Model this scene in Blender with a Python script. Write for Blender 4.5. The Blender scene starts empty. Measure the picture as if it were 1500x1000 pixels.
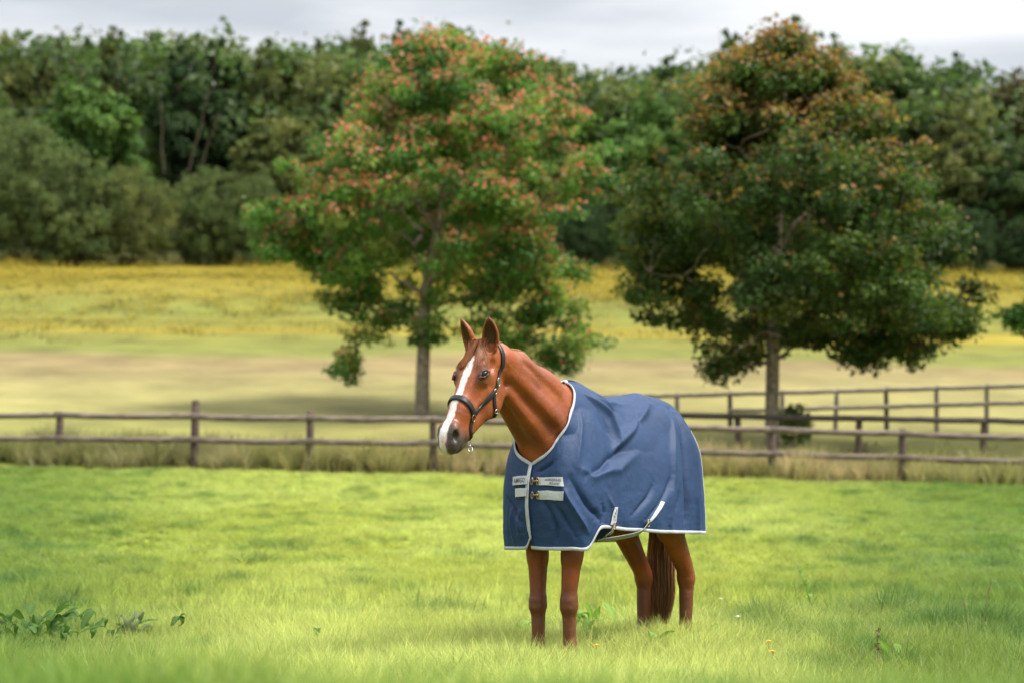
import bpy, math, random
import numpy as np
from mathutils import Vector, Matrix

random.seed(7)
rng = np.random.default_rng(7)
sc = bpy.context.scene
COL = sc.collection

# ------------------------------------------------------------------ camera, sky, sun, exposure
F_PX, CAM_H, HOR = 2800.0, 0.95, 741.0        # focal length in photo pixels, eye height, horizon row
cam_d = bpy.data.cameras.new('camera')
cam = bpy.data.objects.new('camera', cam_d)
COL.objects.link(cam)
cam.location = (0, 0, CAM_H)
cam.rotation_euler = (math.radians(90), 0, 0)
cam_d.sensor_width = 36
cam_d.lens = F_PX / 1500 * 36
cam_d.shift_y = (HOR - 500) / 1500
cam_d.clip_start, cam_d.clip_end = 0.1, 3000
cam_d.dof.use_dof = True
cam_d.dof.focus_distance = 10.35
cam_d.dof.aperture_fstop = 2.0
sc.camera = cam

SUN_DIR = Vector((0.60, -0.14, 0.95)).normalized()     # towards the sun: high, from the right behind the camera
world = bpy.data.worlds.new('World')
sc.world = world
world.use_nodes = True
wt = world.node_tree
wn, wl = wt.nodes, wt.links
bg = wn['Background']
sky = wn.new('ShaderNodeTexSky')
sky.sky_type = 'NISHITA'
sky.sun_disc = False
sky.sun_elevation = math.asin(SUN_DIR.z)
sky.sun_rotation = math.atan2(SUN_DIR.x, SUN_DIR.y)
tc = wn.new('ShaderNodeTexCoord')
mp = wn.new('ShaderNodeMapping')
mp.inputs['Scale'].default_value = (1.0, 1.0, 5.5)
mp.inputs['Location'].default_value = (3.3, 0.6, 1.0)
nz = wn.new('ShaderNodeTexNoise')
nz.inputs['Scale'].default_value = 3.2
nz.inputs['Detail'].default_value = 5.0
nz.inputs['Roughness'].default_value = 0.5
rp = wn.new('ShaderNodeValToRGB')
rp.color_ramp.elements[0].position = 0.38
rp.color_ramp.elements[0].color = (0.49, 0.505, 0.525, 1)
rp.color_ramp.elements[1].position = 0.60
rp.color_ramp.elements[1].color = (0.85, 0.85, 0.85, 1)
sepz = wn.new('ShaderNodeSeparateXYZ')
zen = wn.new('ShaderNodeMapRange')                    # overcast sky: brighter overhead than low down
zen.inputs['From Min'].default_value = 0.22
zen.inputs['From Max'].default_value = 1.0
zen.inputs['To Min'].default_value = 4.4
zen.inputs['To Max'].default_value = 16.0
vm = wn.new('ShaderNodeVectorMath')
vm.operation = 'SCALE'
mixw = wn.new('ShaderNodeMix')
mixw.data_type = 'RGBA'
mixw.inputs['Factor'].default_value = 0.9
wl.new(tc.outputs['Generated'], mp.inputs['Vector'])
wl.new(mp.outputs['Vector'], nz.inputs['Vector'])
wl.new(nz.outputs['Fac'], rp.inputs['Fac'])
wl.new(tc.outputs['Generated'], sepz.inputs['Vector'])
wl.new(sepz.outputs['Z'], zen.inputs['Value'])
wl.new(rp.outputs['Color'], vm.inputs[0])
wl.new(zen.outputs['Result'], vm.inputs['Scale'])
wl.new(sky.outputs['Color'], mixw.inputs['A'])
wl.new(vm.outputs['Vector'], mixw.inputs['B'])
wl.new(mixw.outputs['Result'], bg.inputs['Color'])
bg.inputs['Strength'].default_value = 0.1

sun_d = bpy.data.lights.new('sun', 'SUN')
sun_d.energy = 2.5
sun_d.angle = math.radians(18)
sun_d.color = (1.0, 0.94, 0.84)
sun = bpy.data.objects.new('sun', sun_d)
sun.rotation_euler = SUN_DIR.to_track_quat('Z', 'Y').to_euler()
COL.objects.link(sun)

sc.view_settings.view_transform = 'Standard'
sc.view_settings.look = 'None'
sc.view_settings.gamma = 1
sc.view_settings.use_curve_mapping = False
sc.view_settings.exposure = 1.45
sc.cycles.use_denoising = True
sc.cycles.max_bounces = 6
sc.cycles.transparent_max_bounces = 6

# ------------------------------------------------------------------ helpers
def tag(o, label=None, cat=None, group=None, kind=None):
    if label: o['label'] = label
    if cat: o['category'] = cat
    if group: o['group'] = group
    if kind: o['kind'] = kind
    return o

def empty(name, loc=(0, 0, 0), rz=0.0):
    o = bpy.data.objects.new(name, None)
    o.location = loc
    o.rotation_euler = (0, 0, rz)
    o.empty_display_size = 0.2
    COL.objects.link(o)
    return o

def link(name, me, mats=None, parent=None, loc=None):
    o = bpy.data.objects.new(name, me)
    COL.objects.link(o)
    if mats is not None and len(me.materials) == 0:
        for m in (mats if isinstance(mats, (list, tuple)) else [mats]):
            me.materials.append(m)
    if parent: o.parent = parent
    if loc is not None: o.location = loc
    return o

def mesh_np(name, V, F, col=None, smooth=True, mat_idx=None):
    """one mesh from numpy arrays; F is (n,3) or (n,4); col is one colour per vertex"""
    V = np.asarray(V, np.float32)
    F = np.asarray(F, np.int32)
    me = bpy.data.meshes.new(name)
    n, k = F.shape
    me.vertices.add(len(V))
    me.vertices.foreach_set('co', V.ravel())
    me.loops.add(n * k)
    me.loops.foreach_set('vertex_index', F.ravel())
    me.polygons.add(n)
    me.polygons.foreach_set('loop_start', np.arange(0, n * k, k, dtype=np.int32))
    me.polygons.foreach_set('loop_total', np.full(n, k, np.int32))
    me.polygons.foreach_set('use_smooth', np.full(n, smooth, bool))
    if mat_idx is not None:
        me.polygons.foreach_set('material_index', np.asarray(mat_idx, np.int32))
    if col is not None:
        a = me.attributes.new('Col', 'FLOAT_COLOR', 'POINT')
        c = np.ones((len(V), 4), np.float32)
        c[:, :3] = col
        a.data.foreach_set('color', c.ravel())
    me.update(calc_edges=True)
    me.validate()
    return me

def smooth01(x, a, b):
    t = np.clip((np.asarray(x, float) - a) / (b - a), 0, 1)
    return t * t * (3 - 2 * t)

_tab = np.random.default_rng(99).random((64, 64))
def vnoise(x, y):
    """smooth value noise, 0..1"""
    x = np.asarray(x, float); y = np.asarray(y, float)
    xi = np.floor(x).astype(int); yi = np.floor(y).astype(int)
    fx = x - xi; fy = y - yi
    fx = fx * fx * (3 - 2 * fx); fy = fy * fy * (3 - 2 * fy)
    g = lambda i, j: _tab[i % 64, j % 64]
    return (g(xi, yi) * (1 - fx) + g(xi + 1, yi) * fx) * (1 - fy) + (g(xi, yi + 1) * (1 - fx) + g(xi + 1, yi + 1) * fx) * fy

def fbm(x, y, o=4):
    s = 0; a = 0.5; t = 0
    for i in range(o):
        s = s + a * vnoise(x * 2 ** i + 17.3 * i, y * 2 ** i + 5.1 * i); t += a; a *= 0.5
    return s / t

def node_mat(name):
    m = bpy.data.materials.new(name)
    m.use_nodes = True
    nt = m.node_tree
    return m, nt.nodes, nt.links, nt.nodes['Principled BSDF']

def simple_mat(name, col, rough=0.6, metal=0.0, nscale=None, namount=0.25, bump=0.0, spec=0.5):
    m, n, l, b = node_mat(name)
    b.inputs['Base Color'].default_value = (*col, 1)
    b.inputs['Roughness'].default_value = rough
    b.inputs['Metallic'].default_value = metal
    b.inputs['Specular IOR Level'].default_value = spec
    if nscale:
        t = n.new('ShaderNodeTexCoord')
        z = n.new('ShaderNodeTexNoise'); z.inputs['Scale'].default_value = nscale; z.inputs['Detail'].default_value = 6
        r = n.new('ShaderNodeMapRange')
        r.inputs['From Min'].default_value = 0.3; r.inputs['From Max'].default_value = 0.7
        r.inputs['To Min'].default_value = 1 - namount; r.inputs['To Max'].default_value = 1 + namount
        v = n.new('ShaderNodeVectorMath'); v.operation = 'SCALE'
        v.inputs[0].default_value = col
        l.new(t.outputs['Object'], z.inputs['Vector']); l.new(z.outputs['Fac'], r.inputs['Value'])
        l.new(r.outputs['Result'], v.inputs['Scale']); l.new(v.outputs['Vector'], b.inputs['Base Color'])
        if bump:
            bp = n.new('ShaderNodeBump'); bp.inputs['Strength'].default_value = bump; bp.inputs['Distance'].default_value = 0.02
            l.new(z.outputs['Fac'], bp.inputs['Height']); l.new(bp.outputs['Normal'], b.inputs['Normal'])
    return m

def leaf_mat(name, tint=(1, 1, 1), trans=0.35, rough=0.5, attr_type='GEOMETRY', attr='Col', spec=0.3):
    m, n, l, b = node_mat(name)
    a = n.new('ShaderNodeAttribute'); a.attribute_name = attr; a.attribute_type = attr_type
    mul = n.new('ShaderNodeMix'); mul.data_type = 'RGBA'; mul.blend_type = 'MULTIPLY'; mul.inputs['Factor'].default_value = 1
    mul.inputs['B'].default_value = (*tint, 1)
    l.new(a.outputs['Color'], mul.inputs['A'])
    l.new(mul.outputs['Result'], b.inputs['Base Color'])
    b.inputs['Roughness'].default_value = rough
    b.inputs['Specular IOR Level'].default_value = spec
    tr = n.new('ShaderNodeBsdfTranslucent')
    hs = n.new('ShaderNodeHueSaturation'); hs.inputs['Saturation'].default_value = 1.1; hs.inputs['Value'].default_value = 1.3
    l.new(mul.outputs['Result'], hs.inputs['Color']); l.new(hs.outputs['Color'], tr.inputs['Color'])
    mx = n.new('ShaderNodeMixShader'); mx.inputs['Fac'].default_value = trans
    l.new(b.outputs['BSDF'], mx.inputs[1]); l.new(tr.outputs['BSDF'], mx.inputs[2])
    l.new(mx.outputs['Shader'], n['Material Output'].inputs['Surface'])
    return m

def tube(pts, rad, sides=8, cap=True):
    """tapered tube along a polyline -> (V, F quads)"""
    P = np.asarray(pts, float); n = len(P)
    R = np.broadcast_to(np.asarray(rad, float), (n,))
    T = np.gradient(P, axis=0); T /= np.linalg.norm(T, axis=1)[:, None] + 1e-9
    ref = np.array([0, 0, 1.0]) if abs(T[0, 2]) < 0.9 else np.array([1.0, 0, 0])
    u = np.cross(T, ref); u /= np.linalg.norm(u, axis=1)[:, None] + 1e-9
    w = np.cross(T, u)
    a = np.arange(sides) * 2 * math.pi / sides
    V = P[:, None, :] + R[:, None, None] * (np.cos(a)[None, :, None] * u[:, None, :] + np.sin(a)[None, :, None] * w[:, None, :])
    V = V.reshape(-1, 3)
    F = []
    for i in range(n - 1):
        for j in range(sides):
            k = (j + 1) % sides
            F.append((i * sides + j, i * sides + k, (i + 1) * sides + k, (i + 1) * sides + j))
    if cap:
        c0 = len(V)
        V = np.vstack([V, P[0], P[-1]])
        for j in range(0, sides, 2):
            k, k2 = (j + 1) % sides, (j + 2) % sides
            F.append((c0, k2, k, j))
            o = (n - 1) * sides
            F.append((c0 + 1, o + j, o + k, o + k2))
    return V, np.array(F)

class Acc:
    def __init__(s): s.V = []; s.F = []; s.C = []; s.n = 0
    def add(s, V, F, c=None):
        s.V.append(np.asarray(V, np.float32)); s.F.append(np.asarray(F, np.int64) + s.n)
        if c is not None: s.C.append(np.broadcast_to(np.asarray(c, np.float32), (len(V), 3)))
        s.n += len(V)
    def mesh(s, name, smooth=True):
        return mesh_np(name, np.vstack(s.V), np.vstack(s.F), np.vstack(s.C) if s.C else None, smooth)

def resample(P, n):
    """Catmull-Rom through the rows of P (any trailing shape), n samples"""
    P = np.asarray(P, float); m = len(P)
    t = np.linspace(0, m - 1, n) if np.isscalar(n) else np.asarray(n) * (m - 1)
    i = np.clip(np.floor(t).astype(int), 0, m - 2); f = (t - i).reshape((-1,) + (1,) * (P.ndim - 1))
    p0 = P[np.clip(i - 1, 0, m - 1)]; p1 = P[i]; p2 = P[i + 1]; p3 = P[np.clip(i + 2, 0, m - 1)]
    p0 = np.where((i == 0).reshape(f.shape), 2 * p1 - p2, p0)
    p3 = np.where((i == m - 2).reshape(f.shape), 2 * p2 - p1, p3)
    return 0.5 * (2 * p1 + (p2 - p0) * f + (2 * p0 - 5 * p1 + 4 * p2 - p3) * f ** 2 + (3 * p1 - p0 - 3 * p2 + p3) * f ** 3)

# ------------------------------------------------------------------ terrain
def gz(x, y):
    """height of the soil"""
    x = np.asarray(x, float); y = np.asarray(y, float)
    z = np.interp(y, [-60, 12, 16, 22, 30, 37, 135, 165, 260, 900], [0, 0, 0.10, 0.40, 0.93, 1.50, 18.1, 26.5, 46.0, 60.0])
    z = z + 0.33 * np.exp(-((y - 3.9) / 1.3) ** 2) * (0.85 + 0.3 * vnoise(x * 0.6 + 9, y * 0.3))
    z = z - 0.0135 * x * smooth01(y, 12, 37)
    z = z + 0.05 * (fbm(x * 0.22, y * 0.22, 3) - 0.5) * smooth01(y, 12, 20)
    z = z + 0.5 * (fbm(x * 0.03 + 4, y * 0.03, 3) - 0.5) * smooth01(y, 50, 90)
    return z

def at(px, d, z=None):
    """point over the photo column px at distance d, standing on the soil"""
    x = (px - 750) / F_PX * d
    return Vector((x, d, float(gz(x, d)) if z is None else z))

def zrow(py, d):
    return CAM_H + (HOR - py) / F_PX * d

def ground_sheet(name, ys, mat, half):
    V = []; nx = 81
    ys = np.asarray(ys, float)
    tx = np.linspace(-1, 1, nx); tx = np.sign(tx) * np.abs(tx) ** 1.6
    X = np.stack([tx * half for y in ys]); Y = np.repeat(ys[:, None], nx, 1)
    Z = gz(X, Y)
    V = np.stack([X, Y, Z], -1).reshape(-1, 3)
    i, j = np.meshgrid(np.arange(len(ys) - 1), np.arange(nx - 1), indexing='ij')
    a = (i * nx + j).ravel()
    F = np.stack([a, a + 1, a + nx + 1, a + nx], 1)
    o = link(name, mesh_np(name, V, F), mat)
    o['kind'] = 'structure'
    return o

def ground_mat(name, stops, nscale=1.3, warp=5.0, speck=None):
    """bands of colour across the field (by distance up the slope), ragged and mottled"""
    m, n, l, b = node_mat(name)
    b.inputs['Roughness'].default_value = 0.9
    b.inputs['Specular IOR Level'].default_value = 0.1
    t = n.new('ShaderNodeTexCoord')
    sp = n.new('ShaderNodeSeparateXYZ'); l.new(t.outputs['Object'], sp.inputs[0])
    z1 = n.new('ShaderNodeTexNoise'); z1.inputs['Scale'].default_value = 0.11; z1.inputs['Detail'].default_value = 4
    l.new(t.outputs['Object'], z1.inputs['Vector'])
    ma = n.new('ShaderNodeMath'); ma.operation = 'MULTIPLY_ADD'; ma.inputs[1].default_value = warp * 2
    l.new(z1.outputs['Fac'], ma.inputs[0]); l.new(sp.outputs['Y'], ma.inputs[2])
    mr = n.new('ShaderNodeMapRange')
    y0, y1 = stops[0][0], stops[-1][0]
    mr.inputs['From Min'].default_value = y0 + warp; mr.inputs['From Max'].default_value = y1 + warp
    l.new(ma.outputs[0], mr.inputs['Value'])
    r = n.new('ShaderNodeValToRGB')
    while len(r.color_ramp.elements) < len(stops): r.color_ramp.elements.new(0.5)
    for e, (y, c) in zip(r.color_ramp.elements, stops):
        e.position = (y - y0) / (y1 - y0); e.color = (*c, 1)
    l.new(mr.outputs[0], r.inputs['Fac'])
    z2 = n.new('ShaderNodeTexNoise'); z2.inputs['Scale'].default_value = nscale; z2.inputs['Detail'].default_value = 8; z2.inputs['Roughness'].default_value = 0.65
    l.new(t.outputs['Object'], z2.inputs['Vector'])
    mr2 = n.new('ShaderNodeMapRange'); mr2.inputs['From Min'].default_value = 0.3; mr2.inputs['From Max'].default_value = 0.7
    mr2.inputs['To Min'].default_value = 0.7; mr2.inputs['To Max'].default_value = 1.3
    l.new(z2.outputs['Fac'], mr2.inputs[0])
    v = n.new('ShaderNodeVectorMath'); v.operation = 'SCALE'
    l.new(r.outputs['Color'], v.inputs[0]); l.new(mr2.outputs[0], v.inputs['Scale'])
    l.new(v.outputs['Vector'], b.inputs['Base Color'])
    bp = n.new('ShaderNodeBump'); bp.inputs['Strength'].default_value = 0.6; bp.inputs['Distance'].default_value = 0.15
    l.new(z2.outputs['Fac'], bp.inputs['Height']); l.new(bp.outputs['Normal'], b.inputs['Normal'])
    return m

GREEN = (0.235, 0.275, 0.055)
paddock_mat = ground_mat('paddock_soil', [(-60, (0.16, 0.22, 0.035)), (9, (0.20, 0.26, 0.04)), (16, GREEN), (34, (0.25, 0.30, 0.05)), (38, (0.20, 0.20, 0.06))], 2.2, 0.5)
TAN = (0.185, 0.165, 0.064); MG = (0.128, 0.138, 0.032); YEL = (0.165, 0.135, 0.014)
meadow_mat = ground_mat('meadow_sward', [(37, (0.16, 0.165, 0.042)), (42, (0.172, 0.170, 0.050)), (47, (0.195, 0.180, 0.066)), (53, TAN), (58, (0.178, 0.146, 0.064)),
    (61, (0.170, 0.132, 0.060)), (64, MG), (69, (0.138, 0.138, 0.028)), (71.5, (0.200, 0.160, 0.020)), (76, (0.140, 0.136, 0.024)), (84, (0.124, 0.134, 0.026)),
    (92, (0.150, 0.134, 0.020)), (106, YEL), (124, (0.165, 0.138, 0.015)), (130, (0.06, 0.06, 0.02))], 0.35, 5.5)
hill_mat = ground_mat('wood_floor', [(130, (0.04, 0.045, 0.015)), (900, (0.05, 0.06, 0.02))], 0.4, 2)

ground_sheet('paddock_ground', np.concatenate([np.linspace(-60, -4, 12), np.arange(-2, 37.01, 0.4)]), paddock_mat, 40)
ground_sheet('meadow', np.arange(37.0, 130.01, 1.5), meadow_mat, 150)
ground_sheet('wooded_hill', np.concatenate([np.arange(130.0, 200, 5), np.linspace(200, 900, 15)]), hill_mat, 700)
# the ground beside and beyond the sheets above, a little lower
lower = ground_sheet('surrounding_land', np.linspace(-300, 900, 40), hill_mat, 900)
lower.location.z = -1.6

# ------------------------------------------------------------------ the horse: one body grown from a distance field
H0, H1, HS = np.array([-1.06, -0.40, -0.08]), np.array([1.62, 0.40, 2.02]), 0.0065
HN = np.ceil((H1 - H0) / HS).astype(int)
FLD = np.full(HN, 0.4, np.float32)
GX = [H0[i] + HS * np.arange(HN[i]) for i in range(3)]

def prim(fn, lo, hi, k, sub=False):
    a = np.maximum(((lo - k - 0.015 - H0) / HS).astype(int), 0)
    b = np.minimum(((hi + k + 0.015 - H0) / HS).astype(int) + 2, HN)
    if (b <= a).any(): return
    p = np.stack(np.meshgrid(GX[0][a[0]:b[0]], GX[1][a[1]:b[1]], GX[2][a[2]:b[2]], indexing='ij'), -1).astype(np.float32)
    d = fn(p)
    s = FLD[a[0]:b[0], a[1]:b[1], a[2]:b[2]]
    if sub:
        d = -d
        h = np.maximum(k - np.abs(s - d), 0) / k
        s[...] = np.maximum(s, d) + h * h * k * 0.25
    else:
        h = np.maximum(k - np.abs(s - d), 0) / k
        s[...] = np.minimum(s, d) - h * h * k * 0.25

def unit(v):
    v = np.asarray(v, float); return v / np.linalg.norm(v)

def seg(A, B, ra, rb, k=0.04, side=(0, 1, 0), sub=False):
    """elliptical tapering limb A->B; ra, rb = (radius in plane, radius sideways)"""
    A = np.asarray(A, float); B = np.asarray(B, float)
    ra = (ra, ra) if np.isscalar(ra) else ra; rb = (rb, rb) if np.isscalar(rb) else rb
    ab = B - A; L2 = ab @ ab; ax = ab / math.sqrt(L2)
    lat = unit(np.asarray(side) - ax * (ax @ np.asarray(side))); nn = np.cross(ax, lat)
    ax, lat, nn, A32, ab32 = [q.astype(np.float32) for q in (ax, lat, nn, A, ab)]
    def fn(p):
        q = p - A32
        t = np.clip(q @ ab32 / np.float32(L2), 0, 1)
        q = q - t[..., None] * ab32
        rn = ra[0] + (rb[0] - ra[0]) * t; rl = ra[1] + (rb[1] - ra[1]) * t
        re = np.minimum(rn, rl)
        x, y, z = q @ nn, q @ lat, q @ ax
        k0 = np.sqrt((x / rn) ** 2 + (y / rl) ** 2 + (z / re) ** 2)
        k1 = np.sqrt((x / rn ** 2) ** 2 + (y / rl ** 2) ** 2 + (z / re ** 2) ** 2) + 1e-5
        return k0 * (k0 - 1) / k1
    m = max(*ra, *rb)
    prim(fn, np.minimum(A, B) - m, np.maximum(A, B) + m, k, sub)

def ell(c, r, k=0.04, R=None, sub=False):
    c = np.asarray(c, float); r = np.asarray(r, float)
    R = np.eye(3) if R is None else np.asarray(R)          # rows: axes
    c32, R32, r32 = c.astype(np.float32), R.astype(np.float32), r.astype(np.float32)
    def fn(p):
        q = (p - c32) @ R32.T
        k0 = np.linalg.norm(q / r32, axis=-1); k1 = np.linalg.norm(q / r32 ** 2, axis=-1) + 1e-5
        return k0 * (k0 - 1) / k1
    e = np.sqrt((R.T ** 2) @ (r ** 2))
    prim(fn, c - e, c + e, k, sub)

def sample(P):
    """trilinear distance at points"""
    P = np.asarray(P, float)
    g = (P - H0) / HS
    g = np.clip(g, 0, np.array(HN) - 1.001)
    i = np.floor(g).astype(int); f = g - i
    r = 0
    for dx in (0, 1):
        for dy in (0, 1):
            for dz in (0, 1):
                w = (f[..., 0] if dx else 1 - f[..., 0]) * (f[..., 1] if dy else 1 - f[..., 1]) * (f[..., 2] if dz else 1 - f[..., 2])
                r = r + w * FLD[i[..., 0] + dx, i[..., 1] + dy, i[..., 2] + dz]
    return r

def grad(P):
    e = 0.007
    G = np.stack([sample(P + np.eye(3)[i] * e) - sample(P - np.eye(3)[i] * e) for i in range(3)], -1)
    return G / (np.linalg.norm(G, axis=-1, keepdims=True) + 1e-9)

EH, EA, EYES = 0.190, math.radians(46), {}
# trunk
ell((-0.10, 0, 1.20), (0.62, 0.285, 0.31), 0.08)
ell((0.43, 0, 1.14), (0.27, 0.22, 0.31), 0.08)
ell((0.24, 0, 1.44), (0.30, 0.09, 0.17), 0.10)
seg((0.2, 0, 1.34), (-0.45, 0, 1.38), 0.18, 0.19, 0.1)
ell((-0.50, 0, 1.33), (0.32, 0.22, 0.25), 0.1)
for s in (1, -1):
    ell((-0.58, 0.12 * s, 1.14), (0.22, 0.10, 0.30), 0.08)
    ell((0.46, 0.135 * s, 1.10), (0.16, 0.09, 0.28), 0.08)
    ell((0.60, 0.085 * s, 1.12), (0.09, 0.08, 0.13), 0.06)          # breast muscle
    # hind leg
    hx, hy = ((-0.085, 0.135) if s > 0 else (0.0, -0.115))
    seg((-0.60, 0.13 * s, 1.05), (-0.545 + hx, 0.135 * s, 0.82), (0.18, 0.12), (0.105, 0.075), 0.06)
    seg((-0.56 + hx, 0.14 * s, 0.80), (-0.73 + hx, hy * 1.05, 0.575), (0.088, 0.066), (0.062, 0.050), 0.04)
    seg((-0.72 + hx, hy * 1.05, 0.66), (-0.80 + hx, hy, 0.565), (0.020, 0.017), (0.026, 0.024), 0.02)   # Achilles tendon to the point of hock
    ell((-0.757 + hx, hy, 0.525), (0.066, 0.053, 0.070), 0.02)
    seg((-0.765 + hx, hy, 0.49), (-0.755 + hx, hy, 0.24), (0.052, 0.045), (0.043, 0.038), 0.03)
    ell((-0.752 + hx, hy, 0.20), (0.046, 0.037, 0.045), 0.03)
    seg((-0.745 + hx, hy, 0.18), (-0.70 + hx, hy, 0.06), (0.034, 0.03), (0.04, 0.038), 0.03)
    seg((-0.69 + hx, hy, 0.04), (-0.67 + hx, hy, -0.03), (0.055, 0.05), (0.07, 0.062), 0.012)
    # fore leg
    fx, fy = ((0.0, 0.105) if s > 0 else (0.0, -0.10))
    seg((0.46, 0.14 * s, 0.92), (0.475 + fx, fy * 1.1, 0.66), (0.10, 0.075), (0.062, 0.052), 0.06)
    seg((0.475 + fx, fy * 1.1, 0.68), (0.487 + fx, fy, 0.46), (0.064, 0.055), (0.048, 0.044), 0.03)
    ell((0.489 + fx, fy, 0.412), (0.053, 0.051, 0.068), 0.02)
    ell((0.512 + fx, fy, 0.425), (0.028, 0.038, 0.024), 0.012)
    ell((0.512 + fx, fy, 0.385), (0.027, 0.036, 0.020), 0.012)
    ell((0.455 + fx, fy, 0.435), (0.022, 0.020, 0.03), 0.025)
    seg((0.483 + fx, fy, 0.37), (0.48 + fx, fy, 0.20), (0.046, 0.041), (0.042, 0.036), 0.03)
    ell((0.48 + fx, fy, 0.165), (0.043, 0.038, 0.042), 0.03)
    for o_ in (1, -1): seg((0.462 + fx, fy + 0.040 * o_, 0.36), (0.462 + fx, fy + 0.036 * o_, 0.22), 0.012, 0.010, 0.014, sub=True)
    seg((0.42 + fx, fy + 0.052, 0.60), (0.45 + fx, fy + 0.05, 0.47), 0.010, 0.008, 0.02, sub=True)
    seg((0.485 + fx, fy, 0.15), (0.53 + fx, fy, 0.05), (0.033, 0.031), (0.04, 0.038), 0.03)
    seg((0.53 + fx, fy, 0.03), (0.55 + fx, fy, -0.03), (0.055, 0.05), (0.068, 0.06), 0.012)

# neck
seg((0.40, 0, 1.34), (0.68, -0.01, 1.52), (0.28, 0.17), (0.195, 0.115), 0.10)
seg((0.66, -0.01, 1.52), (0.875, -0.02, 1.655), (0.200, 0.118), (0.142, 0.092), 0.06)
seg((0.86, -0.02, 1.650), (1.04, -0.03, 1.715), (0.142, 0.092), (0.108, 0.080), 0.05)
seg((1.02, -0.03, 1.725), (1.14, -0.035, 1.745), (0.095, 0.070), (0.075, 0.068), 0.05)
for s in (1, -1):          # neck muscles and the jugular groove
    seg((0.56, 0.125 * s, 1.36), (0.98, 0.055 * s - 0.02, 1.66), (0.05, 0.045), (0.03, 0.03), 0.05)
    seg((0.66, 0.055 * s, 1.30), (0.99, 0.035 * s - 0.02, 1.56), (0.06, 0.05), (0.036, 0.032), 0.03)
    seg((0.60, 0.07 * s, 1.60), (1.02, 0.045 * s - 0.02, 1.74), (0.05, 0.035), (0.035, 0.03), 0.05)
    seg((0.68, 0.128 * s, 1.37), (0.99, 0.095 * s - 0.02, 1.585), (0.016, 0.014), (0.013, 0.013), 0.025, sub=True)
    seg((0.52, 0.165 * s, 1.48), (0.90, 0.105 * s - 0.02, 1.72), (0.010, 0.010), (0.010, 0.012), 0.035, sub=True)

# head frame: h along the face, f out of the forehead, l to the horse's left
HP = np.array([1.175, -0.035, 1.815])
PITCH = math.radians(33.5)
hA = np.array([math.sin(PITCH), -0.02, -math.cos(PITCH)]); hA /= np.linalg.norm(hA)
fA = np.array([math.cos(PITCH), -0.03, math.sin(PITCH)]); fA = unit(fA - hA * (fA @ hA))
lA = np.cross(hA, fA) * 1.0
if lA[1] < 0: lA = -lA
HR = np.stack([hA, fA, lA])
def hd(h, f, l=0.0): return HP + h * hA + f * fA + l * lA
def hell(h, f, l, r, k=0.03, tilt=0.0, yaw=0.0, sub=False):
    """ellipsoid in the head frame; tilt turns it in the h-f plane, yaw in the h-l plane"""
    c, s = math.cos(tilt), math.sin(tilt)
    R = np.array([[c, s, 0], [-s, c, 0], [0, 0, 1.0]])
    c2, s2 = math.cos(yaw), math.sin(yaw)
    R = R @ np.array([[c2, 0, s2], [0, 1, 0], [-s2, 0, c2]])
    ell(hd(h, f, l), r, k, R @ HR, sub)
def hseg(a, b, ra, rb, k=0.03, sub=False): seg(hd(*a), hd(*b), ra, rb, k, side=lA, sub=sub)

hell(0.075, -0.085, 0, (0.11, 0.085, 0.078), 0.05)
hell(0.165, -0.060, 0, (0.12, 0.060, 0.088), 0.05)
hseg((0.17, -0.095, 0), (0.40, -0.075, 0), (0.095, 0.082), (0.072, 0.054), 0.05)
hseg((0.40, -0.078, 0), (0.56, -0.072, 0), (0.074, 0.054), (0.058, 0.048), 0.05)
hseg((0.22, -0.040, 0), (0.52, -0.038, 0), (0.040, 0.046), (0.028, 0.030), 0.03)     # nasal bone
for s in (1, -1):
    hell(0.215, -0.185, 0.050 * s, (0.115, 0.105, 0.034), 0.04, 0.25)                # jowl
    hseg((0.25, -0.225, 0.040 * s), (0.50, -0.135, 0.026 * s), (0.034, 0.024), (0.028, 0.02), 0.05)   # jaw bar
    hseg((0.235, -0.110, 0.078 * s), (0.375, -0.095, 0.056 * s), (0.012, 0.010), (0.010, 0.008), 0.022)   # facial crest
    hell(0.158, -0.022, 0.066 * s, (0.045, 0.020, 0.020), 0.025, -0.25)              # brow
    hell(0.198, -0.052, 0.076 * s, (0.046, 0.034, 0.022), 0.025)
    hseg((0.166, -0.046, 0.096 * s), (0.194, -0.026, 0.092 * s), 0.008, 0.010, 0.008)      # upper lid
    hseg((0.194, -0.026, 0.092 * s), (0.228, -0.040, 0.090 * s), 0.010, 0.007, 0.008)
    hseg((0.172, -0.060, 0.098 * s), (0.222, -0.064, 0.094 * s), 0.007, 0.007, 0.008)      # lower lid                      # eye surround
    hell(0.108, -0.066, 0.086 * s, (0.035, 0.022, 0.016), 0.03, sub=True)            # hollow above the eye
    hell(0.548, -0.036, 0.038 * s, (0.050, 0.030, 0.026), 0.02, -0.35, 0.1 * s)     # nostril wing
    hell(0.560, -0.100, 0.030 * s, (0.055, 0.035, 0.022), 0.03)                      # lip side
hseg((0.30, -0.185, 0), (0.50, -0.125, 0), (0.055, 0.030), (0.036, 0.026), 0.05)
hell(0.575, -0.068, 0, (0.064, 0.058, 0.050), 0.03)
hell(0.618, -0.080, 0, (0.034, 0.046, 0.046), 0.025)                                  # upper lip
hell(0.568, -0.138, 0, (0.046, 0.030, 0.034), 0.02)                                  # lower lip
hell(0.535, -0.152, 0, (0.036, 0.026, 0.028), 0.03)                                  # chin
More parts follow.
